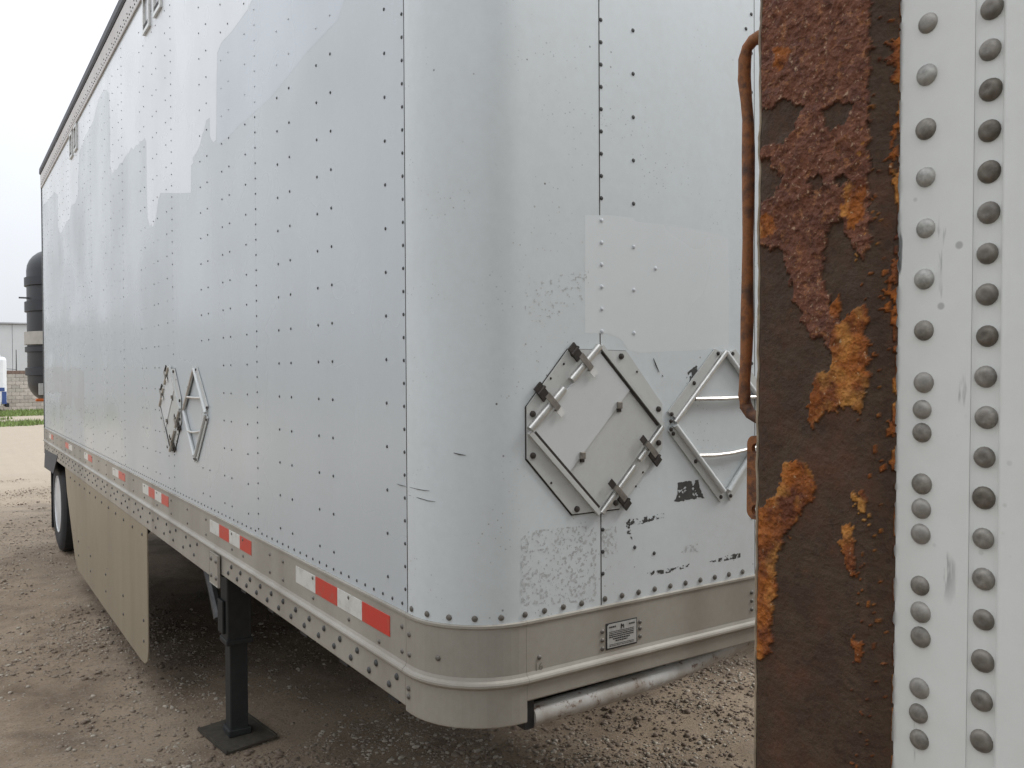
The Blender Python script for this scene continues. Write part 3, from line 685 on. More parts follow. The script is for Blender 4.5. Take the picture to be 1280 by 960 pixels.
# --- placard holders: x right, -y outwards, z up; centre at the diamond's middle
def bar(mb, a, b, r, y, n=10): mb.tube([(a[0], y, a[1]), (b[0], y, b[1])], r, n)
def lerp(a, b, t): return (a[0]+(b[0]-a[0])*t, a[1]+(b[1]-a[1])*t)
def quad_on(mb, c, ux, uz, y0, y1):
    (cx, cz) = c; p = [(cx+s*ux[0]+t*uz[0], y0, cz+s*ux[1]+t*uz[1]) for s, t in ((-1, -1), (1, -1), (1, 1), (-1, 1))]; mb.prism(p, (0, y1-y0, 0))
def flip_placard():
    e = empty('placard_holder', (0, 0, 0), T)
    top, rgt, bot, lft = (.002, .213), (.218, 0), (0, -.216), (-.220, .005)
    oct_ = [(-.221, .063), (-.221, -.062), (-.085, -.208), (.070, -.208), (.220, -.060), (.220, .058), (.094, .199), (-.095, .202)]
    MB().prism([(a*1.012-.0008, -.0001, b*1.012-.0012) for a, b in oct_], (0, -.0006, 0)).build('grime_line', M['clipdark'], e)  # thin dark sheet for the grime round the plate edge
    MB().prism([(a, -.0005, b) for a, b in oct_], (0, -.0035, 0)).build('backing_plate', M['placard'], e)
    d = .7071; inn = .94
    P = lambda q, k=inn: (q[0]*k, q[1]*k)
    mUR = lerp(P(top), P(rgt), .50); mLL = lerp(P(lft), P(bot), .52)
    MB().prism([(a, -.0042, b) for a, b in (P(top), mUR, mLL, P(lft))], (0, -.0050, 0)).build('flap', M['placard2'], e)
    lo = [lerp(mUR, mLL, -.0), P(rgt), P(bot), mLL]
    MB().prism([(a, -.0042, b) for a, b in lo], (0, -.0022, 0)).build('flap', M['placard'], e)
    for a, b, t0, t1, rr in ((lft, top, .015, .475, .0092), (lft, top, .575, .985, .0092), (bot, rgt, .015, .535, .0068), (bot, rgt, .60, .985, .0068)):
        mb = MB(); bar(mb, lerp(a, b, t0), lerp(a, b, t1), rr, -.0100, 12); mb.build('hinge_tube', M['alu'], e, True)
    for a, b in ((lft, bot), (top, rgt)):
        u = ((b[0]-a[0])/2*.97, (b[1]-a[1])/2*.97); n_ = (-u[1]/math.hypot(*u)*.006, u[0]/math.hypot(*u)*.006)
        c = lerp(a, b, .5); mb = MB(); quad_on(mb, c, u, n_, -.004, -.013); mb.build('edge_channel', M['placard'], e)
        s = -1 if (a == top) else 1
        cc = (c[0]+s*0.0108*d, c[1]+s*.0108*d) ; n2 = (n_[0]*.55, n_[1]*.55); mb = MB(); quad_on(mb, cc, (u[0]*.93, u[1]*.93), n2, -.0045, -.0096); mb.build('shadow_gap', M['clipdark'], e)
    un = {'UL': ((d, d), (-d, d)), 'LR': ((d, d), (d, -d))}      # along, outward
    for key, a, b, ts in (('UL', lft, top, (.31, .775)), ('LR', bot, rgt, (.25, .745))):
        al, ou = un[key]
        for t in ts:
            c = lerp(a, b, t); K = lambda o_, s_=0: (c[0]+ou[0]*o_+al[0]*s_, c[1]+ou[1]*o_+al[1]*s_)
            mb = MB(); quad_on(mb, K(.040), (al[0]*.0125, al[1]*.0125), (ou[0]*.020, ou[1]*.022), -.0042, -.010); cl = mb.build('clip', M['clipdark'], e)
            mb = MB(); bar(mb, K(.045, -.014), K(.045, .014), .004, -.011, 8); mb.build('clip_pin', M['clipdark'], cl, True)
            mb = MB(); quad_on(mb, K(.006), (al[0]*.008, al[1]*.008), (ou[0]*.024, ou[1]*.024), -.0195, -.0217); quad_on(mb, K(-.0185), (al[0]*.0078, al[1]*.0078), (ou[0]*.0015, ou[1]*.0015), -.010, -.0194); mb.build('strap', M['clipbrown'], cl)
            mb = MB(); quad_on(mb, K(-.031), (al[0]*.0085, al[1]*.0085), (ou[0]*.010, ou[1]*.010), -.0155, -.0180)
            mb.build('tab', M['tabsheen'] if key == 'UL' else M['clipdark'], cl)
    for t in (.20, .80):
        c = lerp(mUR, mLL, t); mb = MB(); mb.box((c[0]-.008, -.016, c[1]-.009), (c[0]+.008, -.0092, c[1]+.009), .002); lt = mb.build('latch', M['clipbrown'], e)
        MB().box((c[0]-.005, -.0085, c[1]-.0175), (c[0]+.009, -.0064, c[1]-.0092)).build('latch_foot', M['clipdark'], lt)
    for x, z in ((-.205, .045), (-.205, -.055), (-.072, -.196), (.055, -.192), (.205, -.045), (.205, .045), (.075, .185), (-.082, .190)):
        mb = MB(); mb.lathe([(-.0095, .004), (-.008, .0075), (-.0038, .008)], (x, 0, z), 'Y', 10); mb.build('bolt', M['clipdark'], e, True)
    for x, z in ((-.15, .13), (-.11, .165), (-.15, -.125), (.13, .145), (.15, -.12), (.125, -.155)):
        mb = MB(); mb.lathe([(-.006, .002), (-.0038, .0035)], (x, 0, z), 'Y', 8); mb.build('small_rivet', M['clipdark'], e, True)
    return e
def bar_placard():
    e = empty('placard_frame', (0, 0, 0), T)
    ot = [(-.222, .040), (-.222, -.012), (-.018, -.220), (.018, -.220), (.222, -.012), (.222, .040), (.035, .212), (-.040, .212)]
    inn = [(-.190, .012), (-.002, -.183), (.002, -.183), (.190, .012), (.190, .016), (.004, .198), (-.004, .198), (-.190, .016)]
    segs = [((-.222, -.010), (-.020, -.220), (-.004, -.188), (-.192, .006)), ((.222, -.010), (.192, .006), (.004, -.188), (.020, -.220)),
            ((-.222, .042), (-.192, .022), (-.012, .204), (-.042, .213)), ((.222, .042), (.042, .213), (.012, .204), (.192, .022))]
    for s in segs: MB().prism([(a, -.0006, b) for a, b in s], (0, -.0042, 0)).build('strip', M['placard'], e)
    for a, b in (((-.200, .012), (0, .204)), ((0, .204), (.200, .012)), ((.200, .006), (.010, -.190)), ((-.200, .006), (-.010, -.190))):
        mb = MB(); bar(mb, a, b, .0075, -.008); mb.build('rib', M['alu'] if a == (-.2, .012) else M['placard2'], e, True)
    mb = MB(); mb.tube([(-.125, -.009, .074), (0, -.010, .073), (.128, -.009, .075)], .0058, 8); mb.build('cross_bar', M['alu'], e, True)
    mb = MB(); mb.tube([(-.118, -.009, -.082), (-.05, -.010, -.085), (.02, -.010, -.083), (.126, -.009, -.072)], .0055, 8); mb.build('cross_bar', M['alu'], e, True)
    for x, z in ((-.21, .035), (-.213, .016), (-.213, -.006), (-.205, -.018), (-.02, -.205), (.02, -.205), (-.03, .200), (.03, .2), (.21, .035), (.205, -.018), (-.12, -.098), (-.125, .118)):
        mb = MB(); mb.lathe([(-.009, .003), (-.0075, .0055), (-.0045, .006)], (x, 0, z), 'Y', 9); mb.build('bolt', M['clipdark'], e, True)
    return e
pA = flip_placard(); pA.location = (.4265, -.0014, 1.735)
pB = bar_placard(); pB.location = (.890, -.0014, 1.730)
def clone(src, loc, rz):
    c = copy_child(src, T); c.location = loc; c.rotation_euler.z = rz; return c
clone(pA, (-.0016, 2.822, 1.708), R(-90)); clone(pB, (-.0016, 2.325, 1.700), R(-90))

# --- landing legs
def landing_leg(x, y):
    e = empty('landing_leg', (x, y, 0), T)
    MB().box((-.062, -.062, .50), (.062, .062, 1.018), .008).build('upper_tube', M['olive'], e)
    MB().box((-.046, -.046, .03), (.046, .046, .51), .006).build('lower_tube', M['olive'], e)
    MB().box((-.068, -.068, .495), (.068, .068, .525), .006).build('collar', M['olive'], e)
    mb = MB().prism([(-.136, -.182, .012), (.136, -.182, .012), (.136, .182, .012), (-.136, .182, .012)], (0, 0, .012))
    mb.box((-.134, -.180, .0245), (-.126, .180, .032)); mb.box((.126, -.180, .0245), (.134, .180, .032))
    fp = mb.build('foot_plate', M['footgreen'], e); fp.rotation_euler = (R(1.5), R(-2), R(8))
    MB().box((-.058, -.058, .020), (.058, .058, .060), .008).build('foot_shoe', M['olive'], e)
    mb = MB(); mb.tube([(-.06, .10, .60), (-.06, .22, .74), (-.04, .55, .92), (-.03, .80, 1.0)], .026, 8); mb.build('brace', M['steel'], e, True)
    MB().box((-.09, -.12, .90), (.09, .16, 1.0), .006).build('mount_plate', M['olive'], e)
    MB().box((-.078, -.03, .55), (-.063, .06, .72), .004).build('gear_cover', M['olive'], e)
    return e
landing_leg(.295, 2.775); landing_leg(WID-.295, 2.775)
MB().tube([(.37, 2.775, .78), (WID-.37, 2.775, .78)], .025, 8).build('cross_shaft', M['olive'], T, True)

# --- side skirts
sk = [(7.32, 1.02), (7.20, .80), (6.66, .27), (6.50, .205), (5.1, .20), (3.68, .205), (3.56, .215), (3.49, .25), (3.465, .31), (3.465, 1.02)]
for x in (-.004, WID-.002):
    s_ = MB().prism([(x, a, b) for a, b in sk], (.006, 0, 0)).build('side_skirt', M['skirt'], T)
    if x < 1:
        q = [(y, .955) for y in np.arange(3.6, 7.2, .30)] + [(y, z) for y in (3.58, 4.25, 4.95, 5.7, 6.4) for z in (.46, .34)]
        rivets('bolts', [(-.004, y, z) for y, z in q], [(-1, 0, 0)]*len(q), .010, .006, M['rivet_dark'], s_)
        for y in (4.9, 5.8, 6.7): MB().tube([(.003, y, .5), (.55, y, 1.0)], .016, 6).build('skirt_strut', M['steel'], s_)

# --- axle and wheels
WC = plane_at(72, 647, 0, .05); WY = float(WC[1])
def wheel(x, parent, out=-1, wy=WY, wz=.505):
    e = empty('wheel', (x, wy, wz), parent)
    o = out
    MB().lathe([(o*.125, .30), (o*.135, .34), (o*.138, .42), (o*.122, .478), (o*.10, .500), (o*.03, .505), (-o*.03, .505), (-o*.10, .500), (-o*.122, .478), (-o*.138, .42), (-o*.125, .30)], (0, 0, 0), 'X', 48, False).build('tyre', M['tyre'], e, True)
    rim = MB().lathe([(o*.125, .302), (o*.133, .300), (o*.130, .285), (o*.105, .262), (o*.095, .20), (o*.085, .15), (o*.10, .14), (o*.12, .115), (o*.125, .0001), (-o*.10, .0001), (-o*.11, .29)], (0, 0, 0), 'X', 40).build('rim', M['rim'], e, True)
    for k in range(10):
        a = k*math.pi/5; MB().lathe([(o*.115, .012), (o*.08, .014)], (0, .165*math.cos(a), .165*math.sin(a)), 'X', 6).build('lug_nut', M['steel'], rim)
    for k in range(5):
        a = k*2*math.pi/5+.3; MB().lathe([(o*.104, .026), (o*.09, .026)], (0, .225*math.cos(a), .225*math.sin(a)), 'X', 12).build('hand_hole', M['black'], rim)
    return e
for x, o in ((.185, -1), (.52, 1), (WID-.185, 1), (WID-.52, -1)): wheel(x, T, o)
MB().tube([(.3, WY, .505), (WID-.3, WY, .505)], .065, 12).build('axle', M['dark'], T, True)
for x in (.75, 1.85): MB().box((x-.045, WY-.5, .57), (x+.045, WY+.5, .86), .01).build('suspension_hanger', M['dark'], T)
fl = [plane_at(a, b, 0, -.012) for a, b in ((56.2, 562), (71.7, 570), (66.3, 592), (64, 590), (55.2, 584))]
MB().prism([(-.012, p[1], p[2]) for p in fl], (.008, 0, 0)).build('side_flap', M['flap'], T)
MB().box((.05, WY+.62, .16), (.72, WY+.635, 1.0), .002).build('mud_flap', M['black'], T)
MB().box((.2, Y_END-.12, .48), (WID-.2, Y_END-.02, .58), .006).build('rear_bumper', M['steel'], T)
for x in (.7, 1.9): MB().box((x-.04, Y_END-.11, .582), (x+.04, Y_END-.03, 1.02)).build('bumper_post', M['steel'], T)

# ------------------------------------------------------------------ the rusty trailer parked ahead of it
NH = 3.35
XN = CAM[0]+.60; TILT = .0115
p0 = plane_at(945.5, 480, 0, XN-.012); YR = float(p0[1]); ZP = float(p0[2])
YR_base = YR + ZP*math.sin(TILT)
Nn = tag(empty('rusty_post_trailer', (XN, YR_base, 0)), 'white riveted trailer with a flaking rusty corner post and bent grab handle', 'trailer')
Nn.rotation_euler.x = TILT
def nl(px, py, dx=0.0):
    """measured pixel to this trailer's own (y, z) on the plane local x = dx"""
    p = plane_at(px, py, 0, XN+dx); y, z = p[1]-YR_base, p[2]
    c, s = math.cos(TILT), math.sin(TILT); return (y*c+z*s, -y*s+z*c)
def nlx(dx): return lambda px, py: nl(px, py, dx)
yF = nl(1088, 480, -.010)[0]; yE = nl(1122, 480)[0]     # front edge of the flat face, foot of the bent flange
# post: flat face proud of the wall, bent back to it
zs = np.concatenate([np.arange(1.0, 1.40, .03), np.arange(1.40, 2.42, .0016), np.arange(2.42, NH+.05, .03)])
ncol = int(abs(yE)/.0016); ys = np.linspace(0, yE, ncol)
YY, ZZ = np.meshgrid(ys, zs, indexing='ij')
face = -.012; t = np.clip((YY-yF)/(yE-yF), 0, 1); t = t*t*(3-2*t)*.55+t*.45
Xb = face*(1-t) - .0004
Xb = np.where(YY > -.004, face + (YY+.004)/.004*.004, Xb)
# flake maps, outlines measured in the photograph
def npoly(pts): return [nl(a, b, face) for a, b in pts]
jy = (fbm(YY*160, ZZ*160, 3, 41)-.5)*.011; jz = (fbm(YY*160, ZZ*160, 3, 51)-.5)*.011
A, B = YY+jy, ZZ+jz
scale_ = inside(A, B, npoly([(930, -900), (1092, -900), (1090, 60), (1086, 100), (1088, 300), (1082, 330), (1062, 300), (1052, 272), (1036, 288), (1030, 330), (1036, 378), (1048, 400), (1056, 416), (1062, 430), (1040, 440), (1024, 424), (1012, 420), (1003, 392), (992, 372), (986, 330), (978, 312), (930, 306)]))
for hole in ([(940, 148), (970, 132), (985, 124), (1003, 135), (995, 165), (975, 182), (940, 186)], [(945, 205), (962, 198), (976, 222), (972, 244), (945, 250)], [(1028, 142), (1045, 126), (1068, 128), (1060, 154), (1040, 164)], [(1010, 225), (1025, 216), (1030, 232), (1016, 240)], [(1046, 222), (1060, 219), (1062, 230), (1050, 234)]):
    scale_ &= ~inside(A, B, npoly(hole))
orange = np.zeros_like(scale_)
for o_ in ([(1040, 410), (1060, 398), (1070, 388), (1086, 376), (1086, 420), (1084, 500), (1080, 513), (1062, 507), (1045, 516), (1030, 514), (1016, 536), (1010, 526), (1015, 482), (1022, 466), (1040, 464), (1042, 440)],
           [(982, 576), (1006, 578), (1020, 600), (1022, 612), (1006, 640), (985, 672), (969, 700), (971, 750), (965, 770), (968, 800), (960, 822), (938, 822), (938, 640), (965, 625), (978, 608)],
           [(1066, 618), (1084, 614), (1086, 640), (1072, 640)], [(1050, 660), (1062, 654), (1072, 690), (1070, 722), (1056, 712)], [(966, 62), (985, 58), (988, 82), (972, 90)], [(1060, 230), (1084, 224), (1083, 268), (1066, 288), (1056, 270)], [(940, 270), (962, 268), (976, 290), (940, 300)],
           [(1066, 800), (1078, 800), (1080, 830), (1070, 826)], [(1104, 54), (1124, 40), (1124, 92), (1108, 96)], [(1040, 380), (1052, 368), (1056, 392), (1042, 404)]):
    orange |= inside(A, B, npoly(o_))
fr = fbm(ZZ*38, ZZ*0+3.1, 4, 61); fr2 = fbm(ZZ*11, ZZ*0+7.7, 2, 66)
orange |= (YY < yE+.0006+.018*np.clip(fr*1.0+fr2*1.1-1.18, 0, 1)) & (fbm(YY*300, ZZ*120, 2, 71) > .38)
speck = (fbm(YY*260, ZZ*260, 3, 81) > .75) & (np.abs(YY-nl(1085, 480, face)[0]) < .012)
orange |= speck
h = (fbm(YY*55, ZZ*55, 4, 91)-.5)
hf = (fbm(YY*190, ZZ*190, 3, 95)-.5)
H = .0007*h+.0009*hf
rg = 1-np.abs(fbm(YY*120, ZZ*120, 3, 97)*2-1)
bub = np.clip((ZZ-nl(1020, 330, face)[1])/.05, 0, 1)*np.clip((nl(1020, 120, face)[1]-ZZ)/.06, .25, 1)
H = np.where(scale_, .0016+.0024*h+(.0030+.0030*bub)*hf+.0016*bub*(rg-.6), H); H = np.where(orange, .0015+.0024*h+.0034*hf, H)
edge = np.zeros_like(H); lay = (scale_ | orange).astype(float)
# a flake's edge casts a dark rim of loose rust just below it
sm = lay.copy()
for _ in range(2):
    q = sm.copy(); q[1:-1, 1:-1] = (sm[:-2, 1:-1]+sm[2:, 1:-1]+sm[1:-1, :-2]+sm[1:-1, 2:]+sm[1:-1, 1:-1])/5; sm = q
dn = t > .15
Xp = Xb - H*np.where(YY > -.004, .3, 1)
YP = YY + (fbm(ZZ*70, ZZ*0+.5, 3, 31)-.5)*.0032*np.exp(YY/.006)
post = grid_obj('corner_post', np.stack([Xp, YP, ZZ], -1), M['rustpost'], Nn); post.data.set_sharp_from_angle(angle=R(180))
colr = np.zeros((YY.size, 4), np.float32); colr[:, 0] = scale_.reshape(-1); colr[:, 1] = orange.reshape(-1); colr[:, 2] = 0; colr[:, 3] = 1
ca = post.data.color_attributes.new('flake', 'FLOAT_COLOR', 'POINT'); ca.data.foreach_set('color', colr.reshape(-1))
# depth of the post behind its weathered face, and its worn rear edge, coloured cream for the light it catches
MB().box((-.0078, -.06, 1.0), (.10, -.0012, NH+.05)).build('post_core', M['rust2'], Nn)
_ez = np.linspace(1.0, NH+.05, 420); _ej = (fbm(_ez*70, _ez*0+.5, 3, 31)-.5)*.0032
MB().tube([(-.0092, .0004+float(j_), float(z)) for z, j_ in zip(_ez, _ej)], [float(.0013+.0012*max(0, v_-.45)) for v_ in fbm(_ez*40, _ez*0+2.5, 3, 33)], 6).build('post_edge', M['edgeglint'], Nn)
# grab handle
hp = [(958, 44), (950, 46), (941, 51), (934, 60), (931, 74), (930.5, 100), (933, 126), (935, 150), (935.5, 190), (935.5, 240), (935, 300), (934.5, 350), (934, 400), (933, 440), (931, 475), (930.5, 495), (932.5, 508), (938, 517), (946, 522), (958, 524)]
MB().tube([(.025, *nl(a, b, .025)) for a, b in hp], [.0057*(1+.10*math.sin(i*1.7)) for i in range(len(hp))], 12).build('grab_handle', M['rust'], Nn, True)
# slotted bracket with two holes
def bracket():
    y0, z0 = nl(947, 545, .02); _, z1 = nl(947, 650, .02); yo = nl(933.5, 597, .02)[0]
    bm = bmesh.new(); r = .008
    pts = [(-.02, z0), ]
    for cz, a0, a1 in ((z0-r, math.pi/2, 0), (z1+r, 0, -math.pi/2)):
        for k in range(7):
            a = a0+(a1-a0)*k/6; pts.append((yo-r+r*math.cos(a), cz+r*math.sin(a)))
    pts.append((-.02, z1))
    def loop(ps):
        v = [bm.verts.new((.02, a, b)) for a, b in ps]; return [bm.edges.new((v[i], v[(i+1) % len(v)])) for i in range(len(v))]
    es = loop(pts)
    for cy, cz in (nl(945, 561, .02), nl(945, 638, .02)): es += loop([(cy+.0052*math.cos(k*math.pi/7), cz+.0052*math.sin(k*math.pi/7)) for k in range(14)])
    bmesh.ops.triangle_fill(bm, edges=es, use_beauty=True)
    g = bmesh.ops.extrude_face_region(bm, geom=list(bm.faces))
    for v in g['geom']:
        if isinstance(v, bmesh.types.BMVert): v.co.x += .005
    bmesh.ops.recalc_face_normals(bm, faces=bm.faces); me = bpy.data.meshes.new('hinge_bracket'); bm.to_mesh(me); bm.free()
    link_mesh('hinge_bracket', me, M['rust2'], Nn)
bracket()
# wall skins
yA = nl(1213.5, 480)[0]; yB = nl(1247.5, 480)[0]; NL = -8.6
MB().box((.0, yA, 1.0), (.012, yE+.003, NH), .0006).build('side_panel', M['nwhite'], Nn)
g_ = yA-yB
prof = [(-g_, .0002), (-g_+.0012, .0010), (-g_+.003, .0016), (-.0008, .0016), (.0004, .0008), (.0018, -.0016), (.0035, -.0044), (.006, -.0052), (.010, -.0050), (.022, -.0036), (.036, -.0012), (.050, .0015)]
V = []; 
for d_, x_ in prof: V += [(x_, yB-d_-.0002, 1.0), (x_, yB-d_-.0002, NH)]
n = len(prof); back = [(.016, yA-.0002, 1.0), (.016, yA-.0002, NH), (.016, yB-.0502, 1.0), (.016, yB-.0502, NH)]
F = [(2*i, 2*i+1, 2*i+3, 2*i+2) for i in range(n-1)] + [(2*n, 2*n+2, 2*n+3, 2*n+1)]
pyd('wall_rib', V+back, F, M['nwhite'], Nn, True).data.set_sharp_from_angle(angle=R(60))
prev = yB-.0506
for k in range(7):
    nxt = prev-1.18; MB().box((.0015, nxt+.0006, 1.0), (.016, prev, NH), .0004).build('side_panel', M['nwhite'], Nn); prev = nxt
rv = MB().lathe([(-.0042, .0011), (-.0040, .0034), (-.0032, .0055), (-.0018, .0069), (-.0003, .0076), (.0006, .0078)], (0, 0, 0), 'X', 18).build('rivet', M['rivet_n'], Nn, True)
rv2 = MB().lathe([(-.0040, .0020), (-.0042, .0034), (-.0036, .0055), (-.0021, .0071), (-.0003, .0078), (.0006, .0080)], (0, 0, 0), 'X', 18).build('rivet', M['rivet_n2'], Nn, True)
c1 = [31, 95, 162, 222, 286, 349, 413, 478, 512, 541, 605, 636, 668, 733, 766, 797, 862, 894, 926]
c2 = [12, 63, 113, 164, 215, 266, 317, 368, 420, 471, 522, 572, 623, 674, 725, 776, 828, 878, 929]
yc1 = nl(1154, 480)[0]; yc2 = nl(1231.5, 480)[0]
worn = {}
for src_, cols in ((rv, ((.40, .39, .36), (.24, .22, .19))), (rv2, ((.27, .25, .22), (.15, .13, .105)))):
    worn[src_.name] = [src_.data]
    for c_ in cols:
        d_ = src_.data.copy(); d_.materials.clear(); d_.materials.append(plain('rivet_wear', c_, .5, .3, .55, 140, .0006)); worn[src_.name].append(d_)
def place(src, first, y, z, x):
    o = src if first else src.copy()
    if not first: COL.objects.link(o); o.parent = Nn; o.data = random.choice(worn[src.name])
    o.location = (x, y+random.uniform(-.0006, .0006), z); o.rotation_euler = (random.uniform(0, 6.2), random.uniform(-.05, .05), random.uniform(-.05, .05))
    s = random.uniform(.94, 1.05); o.scale = (random.uniform(.85, 1.12), s, s)
for i, yy in enumerate(c1): place(rv, i == 0, yc1, nl(1154, yy)[1], 0.0)
for i, yy in enumerate(c2): place(rv2, i == 0, yc2, nl(1231.5, yy)[1], .0016)
# the rest of that trailer, mostly outside the frame
MB().box((.03, NL, NH-.02), (WID, -.01, NH+.08), .01).build('roof', M['toprail'], Nn)
MB().box((-.004, NL, .99), (.03, yE-.001, 1.14), .002).build('bottom_rail', M['rail'], Nn)
MB().box((WID-.03, NL, 1.0), (WID, -.06, NH-.02)).build('side_wall', M['nwhite'], Nn)
MB().box((.03, NL-.001, 1.0), (WID-.03, NL+.03, NH-.02), .004).build('front_wall', M['nwhite'], Nn)
MB().box((.03, NL, 1.04), (WID-.03, -.02, 1.10)).build('floor', M['dark'], Nn)
for a, b in ((.105, 1.298), (1.302, WID-.105)): MB().box((a, -.05, 1.06), (b, -.006, NH-.03), .006).build('rear_door', M['door'], Nn)
MB().box((WID-.10, -.06, 1.0), (WID+.01, -.002, NH+.05)).build('corner_post', M['rust2'], Nn)
MB().box((.105, -.06, .93), (WID-.105, -.004, 1.05), .004).build('rear_sill', M['rust2'], Nn)
for x in (.75, 1.85):
    MB().box((x-.05, NL+.2, .80), (x+.05, -.1, 1.038)).build('chassis_beam', M['dark'], Nn)
    MB().box((x-.045, -2.6, .56), (x+.045, -1.7, .80)).build('suspension_hanger', M['dark'], Nn)
    MB().box((x-.04, -.10, .50), (x+.04, -.03, .93)).build('bumper_post', M['rust2'], Nn)
MB().box((.2, -.095, .40), (WID-.2, -.02, .498), .005).build('rear_bumper', M['rust2'], Nn)
wzn = .505+2.15*math.tan(TILT)
for x, o in ((.19, -1), (.53, 1), (WID-.19, 1), (WID-.53, -1)): wheel(x, Nn, o, -2.15, wzn)
MB().tube([(.3, -2.15, wzn), (WID-.3, -2.15, wzn)], .065, 12).build('axle', M['dark'], Nn, True)
for x in (.35, WID-.35):
    z0 = 6.4*math.tan(TILT); MB().box((x-.06, -6.46, z0+.012), (x+.06, -6.34, 1.04), .006).build('landing_leg', M['olive'], Nn)
    MB().box((x-.14, -6.55, z0-.003), (x+.14, -6.25, z0+.0118), .003).build('foot_plate', M['footgreen'], Nn)

# ------------------------------------------------------------------ unseen trailers added beside this one to block light
def shading_trailer(x, y, length, label, skin_mat):
    e = tag(empty('added_shade_trailer', (x, y, 0)), label, 'trailer')
    for k in range(int(length/1.2)):
        a, b = k*length/int(length/1.2), (k+1)*length/int(length/1.2)
        for xx in (0, WID-.02): MB().box((xx, a+.002, 1.20), (xx+.02, b-.002, 4.0)).build('side_panel', skin_mat, e)
    MB().box((.021, 0, 1.2), (WID-.021, .02, 4.0)).build('front_wall', skin_mat, e)
    for a, b in ((.021, 1.298), (1.302, WID-.021)): MB().box((a, length-.03, 1.2), (b, length, 4.0)).build('rear_door', skin_mat, e)
    MB().box((0, 0, 4.002), (WID, length, 4.12), .02).build('roof', M['toprail'], e)
    for xx in (0, WID-.05): MB().box((xx-.004, 0, 1.0), (xx+.054, length, 1.198), .004).build('bottom_rail', M['rail'], e)
    MB().box((.056, .02, 1.04), (WID-.056, length-.02, 1.16)).build('floor', M['dark'], e)
    for xx in (0, WID-.006): MB().prism([(xx, a, b) for a, b in ((2.9, 1.0), (2.9, .25), (6.2, .22), (6.9, 1.0))], (.006, 0, 0)).build('side_skirt', M['skirt'], e)
    for xx, o in ((.185, -1), (.52, 1), (WID-.185, 1), (WID-.52, -1)): wheel(xx, e, o, length-1.3)
    MB().tube([(.3, length-1.3, .505), (WID-.3, length-1.3, .505)], .065, 12).build('axle', M['dark'], e, True)
    for xx in (.35, WID-.35):
        MB().box((xx-.06, 2.0, .012), (xx+.06, 2.12, 1.04), .006).build('landing_leg', M['olive'], e); MB().box((xx-.14, 1.9, -.004), (xx+.14, 2.22, .0118), .003).build('foot_plate', M['footgreen'], e)
    for xx in (.75, 1.85): MB().box((xx-.05, .3, .80), (xx+.05, length-.1, 1.038)).build('chassis_beam', M['dark'], e); MB().box((xx-.045, length-1.8, .56), (xx+.045, length-.8, .80)).build('suspension_hanger', M['dark'], e)
    return e
shading_trailer(3.15, 1.7, 8.6, 'plain grey-white trailer added unseen on the far side to darken the ground under the long trailer', M['wall'])
shading_trailer(-6.6, -6.4, 8.6, 'plain grey-white trailer added out of view across the aisle to block light from the left', M['wall'])

# ------------------------------------------------------------------ black tank behind the trailer
tc = plane_at(36.5, 400, 1, 11.9); TR = .60; TX, TY = float(tc[0])+TR-.03, 11.9
zt = float(plane_at(45, 312, 1, TY)[2]); zb = float(plane_at(50, 503, 1, TY)[2])
K = tag(empty('black_tank', (TX, TY, 0)), 'upright black ribbed tank with beige belt, behind the long trailer', 'tank')
c_ = .30
prof = [(zb, .001), (zb+.01, TR-c_)] + [(zb+c_-c_*math.cos(a), TR-c_+c_*math.sin(a)) for a in np.linspace(.1, math.pi/2, 7)] + [(zt-c_+c_*math.sin(a), TR-c_+c_*math.cos(a)) for a in np.linspace(0, math.pi/2-.1, 7)] + [(zt, TR-c_), (zt+.005, .001)]
MB().lathe(prof, (0, 0, 0), 'Z', 48).build('shell', M['tankblack'], K, True)
zz = lambda py: float(plane_at(44, py, 1, TY)[2])
for a, b in ((347, 359), (377, 391), (433, 441), (459, 470)):
    MB().lathe([(zz(b), TR-.01), (zz(b)+.01, TR+.028), (zz(a)-.01, TR+.028), (zz(a), TR-.01)], (0, 0, 0), 'Z', 48).build('hoop', M['tankhoop'], K, True)
MB().lathe([(zz(431.5), TR-.01), (zz(431.5)+.004, TR+.034), (zz(415)-.004, TR+.034), (zz(415), TR-.01)], (0, 0, 0), 'Z', 48).build('belt', M['beige'], K, True)
lp = plane_at(52, 487, 1, TY-.42); MB().box((lp[0]-.035-TX, -.455, zz(493)), (lp[0]+.10-TX, -.40, zz(479)), .003).build('label_plate', M['label'], K)
lp = plane_at(50.5, 499, 1, TY-.40); MB().box((lp[0]-.055-TX, -.44, zz(501)), (lp[0]+.10-TX, -.30, zz(497.5)), .012).build('marker_lamp', M['amber'], K)
for sx in (-.22, .22):
    for sy in (-.22, .22): MB().box((sx-.04, sy-.04, -.01), (sx+.04, sy+.04, zb+.08)).build('stand_leg', M['steel'], K)
MB().tube([(-.5, -.1, zz(373.5)), (-.70, -.1, zz(373.5))], .012, 6).build('inlet_pipe', M['steel'], K)

